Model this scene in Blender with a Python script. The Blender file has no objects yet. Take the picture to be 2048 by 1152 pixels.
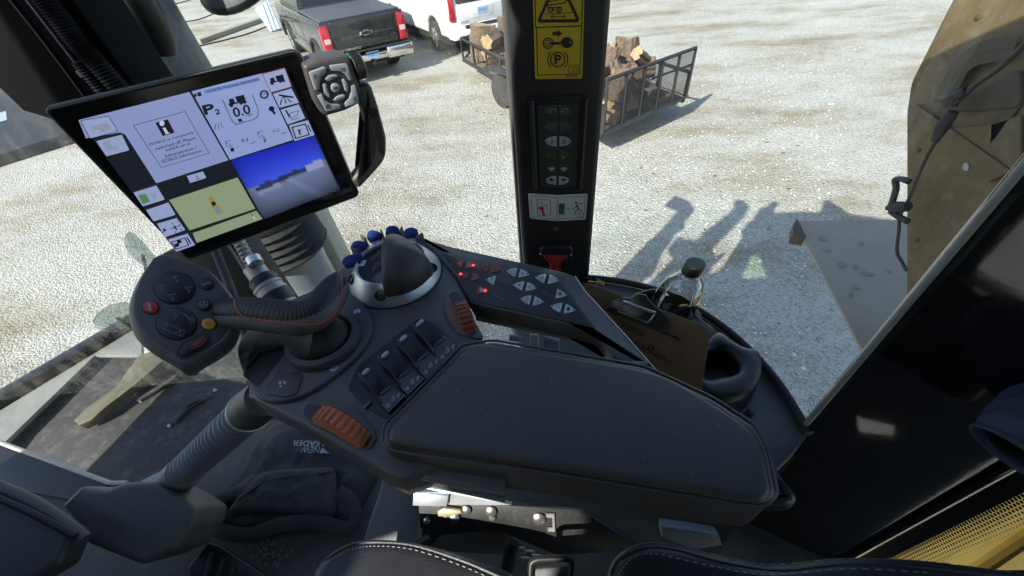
import bpy, math, random
from mathutils import Vector, Matrix
V = Vector
random.seed(7)
scn = bpy.context.scene
COL = scn.collection
R = math.radians
# ------------------------------------------------------------------ camera model (used for layout)
F, CX, CY, H = 825.0, 1024.0, 576.0, 3.2
NAD = (1106.0, 1450.0)
EYE = V((0, 0, H))
_d = V((NAD[0]-CX, -(NAD[1]-CY), F)).normalized()
UPC = -_d
FWC = V((0, 0, 1)); FWC = (FWC - UPC*FWC.dot(UPC)).normalized()
RTC = UPC.cross(FWC)
if RTC.x < 0: RTC = -RTC
def ray(px, py):
    c = V((px-CX, -(py-CY), F))/F
    return V((RTC.dot(c), FWC.dot(c), UPC.dot(c)))
def PZ(px, py, z):          # point on the level plane z (relative to the eye)
    v = ray(px, py); return EYE + v*(z/v.z)
def PG(px, py, z=0.0):      # point at an absolute height above the ground
    return PZ(px, py, z-H)
def PD(px, py, d): return EYE + ray(px, py)*d
def PY(px, py, y):
    v = ray(px, py); return EYE + v*(y/v.y)
def PX(px, py, x):
    v = ray(px, py); return EYE + v*(x/v.x)
def zt(x0, y0, s):          # coordinates measured in an enlarged crop -> photo pixels
    return lambda x, y: (x0+x/s, y0+y/s)
class Pl:
    """plane with orthonormal u,v,n; hit() turns a photo pixel into metric plane coordinates"""
    def __init__(s, o, n, x=None):
        s.o = V(o); s.n = V(n).normalized()
        x = V(x) if x is not None else V((1, 0, 0))
        s.u = (x - s.n*x.dot(s.n)).normalized(); s.v = s.n.cross(s.u)
    def hit(s, px, py):
        d = ray(px, py); t = (s.o-EYE).dot(s.n)/d.dot(s.n)
        q = EYE + d*t - s.o
        return (q.dot(s.u), q.dot(s.v))
    def pt(s, uv, h=0.0): return s.o + s.u*uv[0] + s.v*uv[1] + s.n*h
    def P(s, px, py, h=0.0): return s.pt(s.hit(px, py), h)
    def lift(s, h): return Pl(s.o+s.n*h, s.n, s.u)
def level(z): return Pl(EYE+V((0, 0, z)), (0, 0, 1), (1, 0, 0))

# ------------------------------------------------------------------ 2D helpers
def rnd(pts, r, n=4):
    out = []; N = len(pts)
    for i in range(N):
        p = V(pts[i]); a = V(pts[i-1]); b = V(pts[(i+1) % N])
        ri = r[i] if isinstance(r, (list, tuple)) else r
        da, db = (a-p), (b-p)
        ra = min(ri, da.length*.48); rb = min(ri, db.length*.48)
        A = p+da.normalized()*ra; B = p+db.normalized()*rb
        for k in range(n+1):
            t = k/n
            q = A*(1-t)**2 + p*2*t*(1-t) + B*t*t
            out.append(tuple(q))
    return out
def spl(pts, n=6, closed=True):
    P = [V(p) for p in pts]; N = len(P); out = []
    for i in range(N if closed else N-1):
        if closed: a, b, c, d = P[i-1], P[i], P[(i+1) % N], P[(i+2) % N]
        else: a, b, c, d = P[max(i-1, 0)], P[i], P[i+1], P[min(i+2, N-1)]
        for k in range(n):
            t = k/n
            out.append(tuple(.5*((2*b)+(c-a)*t+(2*a-5*b+4*c-d)*t*t+(3*b-a-3*c+d)*t**3)))
    if not closed: out.append(tuple(P[-1]))
    return out
def area(p): return .5*sum(p[i-1][0]*p[i][1]-p[i][0]*p[i-1][1] for i in range(len(p)))
def inset(p, d):
    N = len(p); out = []
    for i in range(N):
        a, b, c = V(p[i-1][:2]), V(p[i][:2]), V(p[(i+1) % N][:2])
        e1, e2 = (b-a), (c-b)
        if e1.length < 1e-9: e1 = e2
        if e2.length < 1e-9: e2 = e1
        e1.normalize(); e2.normalize()
        n1, n2 = V((-e1.y, e1.x)), V((-e2.y, e2.x))
        m = n1+n2
        if m.length < 1e-6: m = n1
        m.normalize(); k = max(.5, m.dot(n1))
        out.append(tuple(b+m*(d/k)))
    return out
def ell(cx, cy, a, b, n=24, rot=0.0, t0=0, t1=2*math.pi):
    full = abs(t1-t0-2*math.pi) < 1e-6
    out = []
    for i in range(n if full else n+1):
        t = t0+(t1-t0)*i/n
        x, y = a*math.cos(t), b*math.sin(t)
        out.append((cx+x*math.cos(rot)-y*math.sin(rot), cy+x*math.sin(rot)+y*math.cos(rot)))
    return out

# ------------------------------------------------------------------ mesh builder
class MB:
    def __init__(s): s.v = []; s.f = []; s.m = []
    def add(s, pts): i = len(s.v); s.v += [V(p) for p in pts]; return list(range(i, i+len(pts)))
    def face(s, pts, m=0): s.f.append(s.add(pts)); s.m.append(m)
    def rings(s, rings, m=0, closed=True, c0=True, c1=True, loop=False):
        ids = [s.add(r) for r in rings]; n = len(rings[0])
        pairs = list(zip(ids, ids[1:])) + ([(ids[-1], ids[0])] if loop else [])
        for A, B in pairs:
            for i in range(n if closed else n-1):
                j = (i+1) % n
                s.f.append([A[i], A[j], B[j], B[i]]); s.m.append(m)
        if c0 and closed and not loop: s.f.append(ids[0][::-1]); s.m.append(m)
        if c1 and closed and not loop: s.f.append(ids[-1]); s.m.append(m)
        return s
    def slab(s, pl, poly, top, bot, bev=.002, seg=3, m=0, bev2=None, px=True, mtop=None):
        """outline (photo pixels, or metric when px=False) extruded from bot to top along the plane normal, rounded rims"""
        p = [pl.hit(*q) for q in poly] if px else [tuple(q) for q in poly]
        if area(p) < 0: p = p[::-1]
        b2 = bev if bev2 is None else bev2
        rs = []
        if b2 > 0:
            for k in range(seg+1):
                a = k/seg*math.pi/2
                rs.append((inset(p, b2*(1-math.sin(a))), bot+b2*(1-math.cos(a))))
        else: rs.append((p, bot))
        if bev > 0:
            for k in range(seg+1):
                a = k/seg*math.pi/2
                rs.append((inset(p, bev*(1-math.cos(a))), top-bev*(1-math.sin(a))))
        else: rs.append((p, top))
        s.rings([[pl.pt(q, h) for q in r] for r, h in rs], m)
        if mtop is not None: s.m[-1] = mtop
        return s
    def fill(s, pl, poly, h=.0004, m=0, px=True):
        p = [pl.hit(*q) for q in poly] if px else poly
        if area(p) < 0: p = p[::-1]
        s.face([pl.pt(q, h) for q in p], m); return s
    def stroke(s, pl, pts, w, h=.0004, m=0, closed=False, px=True):
        p = [V(pl.hit(*q)) for q in pts] if px else [V(q) for q in pts]
        N = len(p); L = []; Rr = []
        for i in range(N):
            if closed: a, b = p[i-1], p[(i+1) % N]
            else: a, b = p[max(i-1, 0)], p[min(i+1, N-1)]
            d1 = (p[i]-a); d2 = (b-p[i])
            if d1.length < 1e-9: d1 = d2
            if d2.length < 1e-9: d2 = d1
            d1 = d1.normalized(); d2 = d2.normalized(); t = d1+d2
            if t.length < 1e-6: t = d1
            t.normalize(); n = V((-t.y, t.x)); k = max(.6, n.dot(V((-d1.y, d1.x))))
            L.append(p[i]+n*(w/2/k)); Rr.append(p[i]-n*(w/2/k))
        for i in range(N if closed else N-1):
            j = (i+1) % N
            s.face([pl.pt(q, h) for q in (Rr[i], Rr[j], L[j], L[i])], m)
        return s
    def tube(s, pts, r, n=10, m=0, caps=True, up=None, flat=1.0, closed=False):
        P = [V(p) for p in pts]; N = len(P); rings = []
        rr = r if isinstance(r, (list, tuple)) else [r]*N
        prev = None
        for i in range(N):
            t = (P[min(i+1, N-1)]-P[max(i-1, 0)])
            if closed: t = P[(i+1) % N]-P[i-1]
            t.normalize()
            if prev is None:
                a = V(up) if up is not None else (V((0, 0, 1)) if abs(t.z) < .9 else V((1, 0, 0)))
            else: a = prev
            a = (a-t*a.dot(t)).normalized(); b = t.cross(a); prev = a
            rings.append([P[i]+(a*math.cos(2*math.pi*k/n)*flat+b*math.sin(2*math.pi*k/n))*rr[i] for k in range(n)])
        s.rings(rings, m, True, caps, caps, closed); return s
    def lathe(s, o, ax, prof, n=24, m=0, c0=True, c1=True):
        o = V(o); ax = V(ax).normalized()
        a = V((1, 0, 0)) if abs(ax.x) < .8 else V((0, 1, 0))
        a = (a-ax*a.dot(ax)).normalized(); b = ax.cross(a)
        s.rings([[o+ax*z+(a*math.cos(2*math.pi*k/n)+b*math.sin(2*math.pi*k/n))*r for k in range(n)] for r, z in prof], m, True, c0, c1); return s
    def box(s, c, dx, dy, dz, bev=0.0, m=0, seg=2):
        """box centred on c with half-extent vectors"""
        c, dx, dy, dz = V(c), V(dx), V(dy), V(dz)
        if bev <= 0:
            s.rings([[c+dx*a+dy*b+dz*k for a, b in ((-1, -1), (1, -1), (1, 1), (-1, 1))] for k in (-1, 1)], m)
        else:
            pl = Pl(c, dz, dx); x, y, z = dx.length, dy.length, dz.length
            q = rnd([(-x, -y), (x, -y), (x, y), (-x, y)], bev*1.5, 3)
            s.slab(pl, q, z, -z, bev, seg, m, px=False)
        return s
    def build(s, name, mats, parent=None, sharp=40):
        me = bpy.data.meshes.new(name)
        off = V((0, 0, 0))
        if parent is not None:
            off = parent.get('_o', None); off = V(off) if off is not None else V((0, 0, 0))
        me.from_pydata([v-off for v in s.v], [], s.f)
        if not isinstance(mats, (list, tuple)): mats = [mats]
        for m in mats: me.materials.append(m)
        me.polygons.foreach_set('material_index', s.m)
        me.polygons.foreach_set('use_smooth', [True]*len(s.f))
        me.update()
        me.set_sharp_from_angle(angle=R(sharp))
        o = bpy.data.objects.new(name, me); COL.objects.link(o)
        if parent is not None:
            o.parent = parent; o['_o'] = list(off)
        return o
def empty(name, loc, label=None, cat=None, group=None):
    o = bpy.data.objects.new(name, None); COL.objects.link(o); o.location = loc; o['_o'] = list(loc)
    o.empty_display_size = .05
    return tag(o, label, cat, group)
def tag(o, label=None, cat=None, group=None, kind=None):
    if label: o['label'] = label
    if cat: o['category'] = cat
    if group: o['group'] = group
    if kind: o['kind'] = kind
    return o
_tc = {}
def text_polys(body, bold=False):
    """flat triangles of a line of lettering, unit-normalised (x from 0, natural height); returns faces, width, height"""
    if body in _tc: return _tc[body]
    cu = bpy.data.curves.new('t', 'FONT'); cu.body = body; cu.resolution_u = 3
    o = bpy.data.objects.new('t', cu); COL.objects.link(o)
    dg = bpy.context.evaluated_depsgraph_get()
    me = bpy.data.meshes.new_from_object(o.evaluated_get(dg))
    vs = [v.co.copy() for v in me.vertices]; fs = [list(p.vertices) for p in me.polygons]
    bpy.data.objects.remove(o); bpy.data.curves.remove(cu); bpy.data.meshes.remove(me)
    if not vs: vs = [V((0, 0, 0))]
    x0 = min(v.x for v in vs); x1 = max(v.x for v in vs); y0 = min(v.y for v in vs); y1 = max(v.y for v in vs)
    vs = [V((v.x-x0, v.y-y0)) for v in vs]
    _tc[body] = (vs, fs, x1-x0, y1-y0)
    return _tc[body]
def letter(mb, pl, body, a, b, c, h=.0004, m=0, grow=0.0):
    """lettering fitted to the parallelogram a (lower left) b (lower right) c (upper left), photo pixels"""
    vs, fs, w, hh = text_polys(body)
    A, B, C = (V(pl.hit(*q)) for q in (a, b, c))
    ex, ey = (B-A)/max(w, 1e-6), (C-A)/max(hh, 1e-6)
    i0 = len(mb.v)
    mb.v += [pl.pt(A+ex*v.x+ey*v.y, h) for v in vs]
    flip = ex.x*ey.y-ex.y*ey.x < 0
    for f in fs:
        g = [i0+k for k in f]
        mb.f.append(g[::-1] if flip else g); mb.m.append(m)
    if grow:
        w_ = grow
        for dx, dy in ((w_, 0), (-w_, 0), (0, w_), (0, -w_)):
            j0 = len(mb.v)
            mb.v += [pl.pt(A+ex*v.x+ey*v.y+V((dx, dy)), h) for v in vs]
            for f in fs:
                g = [j0+k for k in f]; mb.f.append(g[::-1] if flip else g); mb.m.append(m)
            h += .00001
    return mb
def copy_tree(o, parent=None):
    c = o.copy(); COL.objects.link(c)
    if parent is not None: c.parent = parent
    for ch in list(o.children): copy_tree(ch, c)
    return c

# ------------------------------------------------------------------ materials
def nodes(name):
    m = bpy.data.materials.new(name); m.use_nodes = True
    nt = m.node_tree; b = nt.nodes['Principled BSDF']
    return m, nt, b
def N(nt, t, **k):
    n = nt.nodes.new(t)
    for a, v in k.items():
        if a in n.inputs.keys(): n.inputs[a].default_value = v
        else: setattr(n, a, v)
    return n
def ramp(nt, src, stops):
    r = N(nt, 'ShaderNodeValToRGB'); e = r.color_ramp.elements
    while len(e) < len(stops): e.new(.5)
    for el, (p, c) in zip(e, stops): el.position = p; el.color = (*c, 1) if len(c) == 3 else c
    nt.links.new(src, r.inputs[0]); return r
def mat(name, col, rough=.5, metal=0.0, var=.15, vs=8.0, bump=0.0, bs=400.0, dust=0.0, dustcol=(.3, .27, .22), spec=.5, coat=0.0, rvar=.1, emit=None, es=1.0, streak=None):
    m, nt, b = nodes(name); L = nt.links.new
    tc = N(nt, 'ShaderNodeTexCoord')
    b.inputs['Metallic'].default_value = metal; b.inputs['Specular IOR Level'].default_value = spec
    b.inputs['Coat Weight'].default_value = coat; b.inputs['Coat Roughness'].default_value = .04
    n1 = N(nt, 'ShaderNodeTexNoise', Scale=vs, Detail=6.0, Roughness=.62); L(tc.outputs['Object'], n1.inputs['Vector'])
    d = tuple(c*(1-var) for c in col); l = tuple(min(1, c*(1+var)) for c in col)
    r = ramp(nt, n1.outputs['Fac'], [(.3, d), (.7, l)])
    out = r.outputs['Color']
    if dust > 0:
        n2 = N(nt, 'ShaderNodeTexNoise', Scale=(streak or 60.0), Detail=8.0, Roughness=.75); L(tc.outputs['Object'], n2.inputs['Vector'])
        k = ramp(nt, n2.outputs['Fac'], [(.5, (0, 0, 0)), (.78, (1, 1, 1))])
        mul = N(nt, 'ShaderNodeMath', operation='MULTIPLY'); mul.inputs[1].default_value = dust; L(k.outputs['Color'], mul.inputs[0])
        mx = N(nt, 'ShaderNodeMix', data_type='RGBA'); mx.inputs['B'].default_value = (*dustcol, 1)
        L(mul.outputs[0], mx.inputs['Factor']); L(out, mx.inputs['A']); out = mx.outputs['Result']
    L(out, b.inputs['Base Color'])
    rr = ramp(nt, n1.outputs['Fac'], [(.3, (max(0, rough-rvar),)*3), (.7, (min(1, rough+rvar),)*3)])
    L(rr.outputs['Color'], b.inputs['Roughness'])
    if bump > 0:
        n3 = N(nt, 'ShaderNodeTexNoise', Scale=bs, Detail=3.0); L(tc.outputs['Object'], n3.inputs['Vector'])
        bp = N(nt, 'ShaderNodeBump', Strength=bump, Distance=.001); L(n3.outputs['Fac'], bp.inputs['Height']); L(bp.outputs['Normal'], b.inputs['Normal'])
    if emit:
        b.inputs['Emission Color'].default_value = (*emit, 1); b.inputs['Emission Strength'].default_value = es
    return m
def glow(name, col, s):
    m, nt, b = nodes(name)
    b.inputs['Base Color'].default_value = (*[c*.1 for c in col], 1); b.inputs['Roughness'].default_value = .25
    b.inputs['Emission Color'].default_value = (*col, 1); b.inputs['Emission Strength'].default_value = s
    return m
def pane_mat(name, tint=(.93, .96, .95), dirt=.05, refl=.04, scale=9.0, dcol=(.45, .43, .38)):
    m, nt, b = nodes(name); L = nt.links.new; nt.nodes.remove(b)
    out = [n for n in nt.nodes if n.type == 'OUTPUT_MATERIAL'][0]
    tr = N(nt, 'ShaderNodeBsdfTransparent'); tr.inputs['Color'].default_value = (*tint, 1)
    gl = N(nt, 'ShaderNodeBsdfGlossy'); gl.inputs['Roughness'].default_value = .02
    df = N(nt, 'ShaderNodeBsdfDiffuse'); df.inputs['Color'].default_value = (*dcol, 1)
    m1 = N(nt, 'ShaderNodeMixShader'); m1.inputs[0].default_value = refl
    L(tr.outputs[0], m1.inputs[1]); L(gl.outputs[0], m1.inputs[2])
    tc = N(nt, 'ShaderNodeTexCoord'); mp = N(nt, 'ShaderNodeMapping'); mp.inputs['Scale'].default_value = (1.0, 1.0, .45)
    mp.inputs['Rotation'].default_value = (0, .5, .0)
    L(tc.outputs['Object'], mp.inputs['Vector'])
    n1 = N(nt, 'ShaderNodeTexNoise', Scale=scale, Detail=12.0, Roughness=.78); L(mp.outputs[0], n1.inputs['Vector'])
    v = N(nt, 'ShaderNodeTexVoronoi', Scale=60.0); L(tc.outputs['Object'], v.inputs['Vector'])
    sp = ramp(nt, v.outputs['Distance'], [(.05, (1, 1, 1)), (.17, (0, 0, 0))])
    k = ramp(nt, n1.outputs['Fac'], [(.46, (0, 0, 0)), (.72, (1, 1, 1))])
    ad = N(nt, 'ShaderNodeMath', operation='MULTIPLY_ADD'); ad.inputs[1].default_value = 1.6
    mlt = N(nt, 'ShaderNodeMath', operation='MULTIPLY'); L(sp.outputs[0], mlt.inputs[0]); L(n1.outputs['Fac'], mlt.inputs[1])
    L(mlt.outputs[0], ad.inputs[0]); L(k.outputs[0], ad.inputs[2])
    mu = N(nt, 'ShaderNodeMath', operation='MULTIPLY'); mu.inputs[1].default_value = dirt; L(ad.outputs[0], mu.inputs[0])
    m2 = N(nt, 'ShaderNodeMixShader'); L(mu.outputs[0], m2.inputs[0]); L(m1.outputs[0], m2.inputs[1]); L(df.outputs[0], m2.inputs[2])
    L(m2.outputs[0], out.inputs['Surface'])
    return m
def gravel_mat():
    m, nt, b = nodes('gravel'); L = nt.links.new
    tc = N(nt, 'ShaderNodeTexCoord')
    mpb = N(nt, 'ShaderNodeMapping'); mpb.inputs['Rotation'].default_value = (0, 0, .5); mpb.inputs['Scale'].default_value = (.45, 1.0, 1.0); L(tc.outputs['Object'], mpb.inputs['Vector'])
    big = N(nt, 'ShaderNodeTexNoise', Scale=.60, Detail=10.0, Roughness=.70); L(mpb.outputs[0], big.inputs['Vector'])
    bc = ramp(nt, big.outputs['Fac'], [(.34, (.33, .29, .21)), (.44, (.46, .435, .355)), (.52, (.55, .545, .485)), (.68, (.62, .62, .57))])
    wv = N(nt, 'ShaderNodeTexNoise', Scale=30.0, Detail=2.0); L(tc.outputs['Object'], wv.inputs['Vector'])
    mxv = N(nt, 'ShaderNodeMix', data_type='VECTOR'); mxv.inputs['Factor'].default_value = .008
    L(tc.outputs['Object'], mxv.inputs['A']); L(wv.outputs['Color'], mxv.inputs['B'])
    v1 = N(nt, 'ShaderNodeTexVoronoi', Scale=36.0); L(mxv.outputs['Result'], v1.inputs['Vector'])
    v2 = N(nt, 'ShaderNodeTexVoronoi', Scale=80.0); L(mxv.outputs['Result'], v2.inputs['Vector'])
    fine = N(nt, 'ShaderNodeTexNoise', Scale=90.0, Detail=5.0, Roughness=.7); L(tc.outputs['Object'], fine.inputs['Vector'])
    # per-stone tone
    h1 = N(nt, 'ShaderNodeSeparateColor'); L(v1.outputs['Color'], h1.inputs[0])
    h2 = N(nt, 'ShaderNodeSeparateColor'); L(v2.outputs['Color'], h2.inputs[0])
    t1 = ramp(nt, h1.outputs[0], [(.0, (.72, .72, .74)), (.5, (1, 1, 1)), (1, (1.0, 1.0, 1.0))])
    t2 = ramp(nt, h2.outputs[1], [(.0, (.62, .61, .60)), (.32, (1, 1, 1)), (1, (1, 1, 1))])
    gap = ramp(nt, fine.outputs['Fac'], [(.33, (.62, .60, .56)), (.48, (1, 1, 1))])
    o = bc.outputs[0]
    for s in (t1, t2, gap):
        mx = N(nt, 'ShaderNodeMix', data_type='RGBA', blend_type='MULTIPLY'); mx.inputs['Factor'].default_value = 1.0
        L(o, mx.inputs['A']); L(s.outputs[0], mx.inputs['B']); o = mx.outputs['Result']
    L(o, b.inputs['Base Color']); b.inputs['Roughness'].default_value = .92; b.inputs['Specular IOR Level'].default_value = .2
    a1 = N(nt, 'ShaderNodeMath', operation='MULTIPLY'); a1.inputs[1].default_value = -1.0; L(v1.outputs['Distance'], a1.inputs[0])
    a2 = N(nt, 'ShaderNodeMath', operation='MULTIPLY_ADD'); a2.inputs[1].default_value = -.55; L(v2.outputs['Distance'], a2.inputs[0]); L(a1.outputs[0], a2.inputs[2])
    a3 = N(nt, 'ShaderNodeMath', operation='MULTIPLY_ADD'); a3.inputs[1].default_value = .8; L(fine.outputs['Fac'], a3.inputs[0]); L(a2.outputs[0], a3.inputs[2])
    bp = N(nt, 'ShaderNodeBump', Strength=1.0, Distance=.020); L(a3.outputs[0], bp.inputs['Height']); L(bp.outputs['Normal'], b.inputs['Normal'])
    return m
M = {}
M['plastic'] = mat('dark_plastic', (.098, .096, .095), .52, var=.12, vs=16, bump=.3, bs=900, dust=.30, dustcol=(.15, .14, .125), streak=45)
M['plastic2'] = mat('charcoal_plastic', (.064, .062, .062), .48, var=.12, vs=16, bump=.3, bs=900, dust=.25, dustcol=(.12, .11, .10), streak=45)
M['black'] = mat('black_plastic', (.012, .012, .013), .42, var=.1, dust=.05)
M['blackmat'] = mat('black_matt', (.018, .018, .019), .7, var=.15, dust=.10)
M['gloss'] = mat('black_gloss_paint', (.006, .006, .007), .08, var=.1, coat=.8, rvar=.03, bump=.12, bs=55, dust=.05)
M['leather'] = mat('black_leather', (.020, .020, .024), .44, var=.1, bump=.5, bs=500, dust=.04)
M['pad'] = mat('armrest_pad', (.052, .049, .048), .46, var=.16, vs=10, bump=.4, bs=1100, dust=.22, dustcol=(.085, .075, .065), streak=30, rvar=.16)
M['trim'] = mat('light_grey_trim', (.14, .15, .16), .42, var=.1)
M['greyplast'] = mat('grey_plastic', (.22, .25, .28), .45, var=.1)
M['silver'] = mat('satin_silver', (.66, .71, .76), .36, .7, var=.08)
M['steel'] = mat('steel', (.55, .55, .54), .3, .9, var=.15)
M['dullsteel'] = mat('dull_steel', (.35, .35, .34), .5, .6, var=.2, dust=.2)
M['blue'] = mat('blue_plastic', (.012, .035, .20), .42, var=.08)
M['orange'] = mat('orange_plastic', (.52, .17, .08), .5, var=.1, dust=.1, dustcol=(.3, .15, .1))
M['orangeb'] = mat('burnt_orange', (.30, .065, .03), .5, var=.1)
M['orange_line'] = mat('orange_line', (.40, .075, .045), .5, var=.05)
M['red'] = mat('red_plastic', (.42, .03, .035), .4, var=.08)
M['amber'] = mat('amber_plastic', (.60, .30, .03), .4, var=.08)
M['white'] = mat('white_print', (.62, .64, .66), .5, var=.04)
M['dimwhite'] = mat('grey_print', (.34, .37, .40), .5, var=.05)
M['faint'] = mat('faint_print', (.17, .185, .20), .5, var=.05)
M['ink'] = mat('black_print', (.02, .02, .022), .5, var=.05)
M['yellow'] = mat('yellow_decal', (.56, .42, .025), .45, var=.04)
M['green'] = mat('green_print', (.03, .13, .06), .5, var=.05)
M['olive'] = mat('olive_button', (.038, .066, .02), .5, var=.05)
M['carpet'] = mat('floor_mat', (.095, .088, .078), .85, var=.2, vs=14, bump=.5, bs=250, dust=.55, dustcol=(.16, .14, .12), streak=14)
M['fabric'] = mat('black_fabric', (.040, .038, .038), .85, var=.15, bump=.5, bs=900, dust=.12, dustcol=(.09, .085, .08))
M['fleece'] = mat('navy_fleece', (.05, .064, .10), .95, var=.25, vs=120, bump=.9, bs=500)
M['rubber'] = mat('dusty_tyre_rubber', (.032, .032, .031), .75, var=.3, dust=.6, dustcol=(.17, .16, .14), streak=22, bump=.6, bs=120)
M['mud'] = mat('dusty_brown_paint', (.115, .082, .036), .62, var=.35, vs=3.4, dust=.8, dustcol=(.20, .17, .12), streak=18, bump=.3, bs=60)  # brown base also darkened to stand in for shade on the hopper
M['muddk'] = mat('brown_bracket', (.06, .05, .034), .7, var=.2, dust=.4, dustcol=(.12, .10, .075), streak=9)
M['plate'] = mat('grey_brown_flap', (.30, .25, .175), .6, var=.10, vs=5, dust=.5, dustcol=(.26, .22, .165), streak=16)
M['hopyel'] = mat('yellow_dusty_paint', (.62, .42, .10), .6, var=.12, vs=3, dust=.3, dustcol=(.55, .42, .22), streak=8)
M['board'] = mat('brown_hardboard', (.20, .118, .058), .62, var=.10, vs=30, dust=.12, dustcol=(.27, .18, .1), streak=200)
M['concretegrey'] = mat('weathered_grey_steel', (.105, .118, .118), .55, var=.35, vs=7, dust=.85, dustcol=(.26, .27, .26), streak=34)
M['post'] = mat('pale_grey_post', (.36, .36, .31), .6, var=.12, dust=.3, dustcol=(.45, .44, .38))
M['led'] = glow('red_led', (1.0, .03, .03), 1.6)
M['pane'] = pane_mat('window_glass', dirt=.05)
M['panedirty'] = pane_mat('dusty_window_glass', dirt=.20, scale=14)
M['gravel'] = gravel_mat()

# ------------------------------------------------------------------ light, sky, camera
SUN_AZ = V((-.67, -.742, 0)).normalized(); SUN_EL = R(37)
SUN = SUN_AZ*math.cos(SUN_EL)+V((0, 0, math.sin(SUN_EL)))
w = bpy.data.worlds.new('World'); scn.world = w; w.use_nodes = True
bg = w.node_tree.nodes['Background']; sky = w.node_tree.nodes.new('ShaderNodeTexSky')
sky.sky_type = 'NISHITA'; sky.sun_disc = False; sky.sun_elevation = SUN_EL
sky.sun_rotation = math.atan2(SUN_AZ.x, SUN_AZ.y)
w.node_tree.links.new(sky.outputs[0], bg.inputs[0]); bg.inputs[1].default_value = .11
sl = bpy.data.lights.new('sun', 'SUN'); sl.energy = 3.6; sl.angle = R(.5); sl.color = (1.0, .95, .86)
so = bpy.data.objects.new('sun', sl); COL.objects.link(so); so.rotation_euler = (-SUN).to_track_quat('-Z', 'Y').to_euler(); so.location = SUN*30
cd = bpy.data.cameras.new('camera'); cd.sensor_fit = 'HORIZONTAL'; cd.sensor_width = 36.0; cd.lens = 36.0*F/2048.0
cd.clip_start = .01; cd.clip_end = 800
co = bpy.data.objects.new('camera', cd); COL.objects.link(co)
_f = ray(CX, CY); _r = (ray(CX+F, CY)-_f); _u = (ray(CX, CY-F)-_f)
mw = Matrix((_r, _u, -_f)).transposed().to_4x4(); mw.translation = EYE
co.matrix_world = mw; scn.camera = co
vs_ = scn.view_settings; vs_.view_transform = 'Standard'; vs_.look = 'None'; vs_.gamma = 1; vs_.exposure = 1.30
scn.cycles.max_bounces = 8; scn.cycles.transparent_max_bounces = 16; scn.cycles.use_denoising = True
scn.cycles.sample_clamp_indirect = 6.0; scn.cycles.caustics_reflective = False; scn.cycles.caustics_refractive = False
# ================================================================== OUTSIDE
g = MB(); S_ = 250
g.face([V((-S_, -S_, 0)), V((S_, -S_, 0)), V((S_, S_, 0)), V((-S_, S_, 0))])
tag(g.build('ground', M['gravel']), kind='structure')
# loose stones lying on the gravel nearest the cab
st = MB()
for i in range(5200):
    y = 1.6+9.5*random.random()**1.6; x = random.uniform(-1.6-y*.35, 1.0+y*.75)
    r = random.uniform(.006, .018)*(1.5 if random.random() < .12 else 1)
    a = random.random()*6.28
    base = [V((x+math.cos(a+k*1.2566)*r*random.uniform(.7, 1.1), y+math.sin(a+k*1.2566)*r*random.uniform(.6, 1.1), -.002)) for k in range(5)]
    top = [V((x, y, 0))+(b-V((x, y, 0)))*.55+V((0, 0, r*random.uniform(.5, .8))) for b in base]
    st.rings([base, top], i % 3, True, False, True)
st_m = [mat('pale_stone', (.55, .54, .50), .9, vs=30), mat('grey_stone', (.40, .41, .42), .9, vs=30), mat('tan_stone', (.46, .42, .34), .9, vs=30)]
tag(st.build('loose_stones', st_m, sharp=20), 'loose grey and tan stones scattered over the pale gravel yard', 'stones', kind='stuff')

# ---- local frame helper for vehicles
class Fr:
    def __init__(s, o, yaw): s.o = V(o); s.x = V((math.cos(yaw), math.sin(yaw), 0)); s.y = V((-math.sin(yaw), math.cos(yaw), 0))
    def p(s, x, y, z): return s.o+s.x*x+s.y*y+V((0, 0, z))
    def box(s, mb, x0, x1, y0, y1, z0, z1, bev=.02, m=0):
        mb.box(s.p((x0+x1)/2, (y0+y1)/2, (z0+z1)/2), s.x*((x1-x0)/2), s.y*((y1-y0)/2), V((0, 0, (z1-z0)/2)), bev, m)
    def back(s, y): return Pl(s.p(0, y, 0), -s.y, s.x)          # plane facing rearwards, u=x v=z
    def side(s, x, sg): return Pl(s.p(x, 0, 0), s.x*sg, s.y*(-sg)*-1) # plane facing sideways
PAINTK = mat('black_car_paint', (.022, .024, .027), .16, var=.2, coat=.5, dust=.25, dustcol=(.16, .15, .13), streak=5)
PAINTW = mat('white_car_paint', (.74, .74, .72), .25, var=.03, coat=.4, dust=.12, dustcol=(.55, .52, .46), streak=5)
CHROME = mat('chrome', (.75, .75, .73), .16, .95, var=.1)
TAIL = mat('tail_lamp_red', (.42, .02, .03), .12, var=.2, vs=14, coat=.5)
CARGL = mat('car_glass', (.02, .025, .03), .05, var=.1)
TONN = mat('bed_cover_vinyl', (.075, .08, .085), .62, var=.15, dust=.3, dustcol=(.18, .18, .17))
PLATEB = mat('blue_plate', (.30, .45, .66), .4, var=.25, vs=30)
TYRE = mat('car_tyre', (.025, .025, .026), .8, var=.2, dust=.3)
def wheel(fr, x, y, r, sg, parent):
    mb = MB(); ax = fr.x*sg; c = fr.p(x, y, r)
    mb.lathe(c, ax, [(r*.62, -.24), (r*.95, -.24), (r, -.2), (r, -.05), (r*.93, 0), (r*.66, .005), (r*.62, -.03)], 30, c0=False, c1=False)
    ty = mb.build('wheel', TYRE, parent)
    rm = MB(); rm.lathe(c, ax, [(r*.64, -.02), (r*.6, -.05), (r*.2, -.02), (r*.16, 0), (.001, .0)], 30, c0=False)
    for k in range(6):
        a = k*1.0472; d = fr.y*math.cos(a)+V((0, 0, math.sin(a)))
        e = ax.cross(d)
        rm.box(c+d*r*.37-ax*.01, d*r*.25, e*r*.09, ax*.02, .008)
    rm.build('rim', M['steel'], ty)
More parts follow.
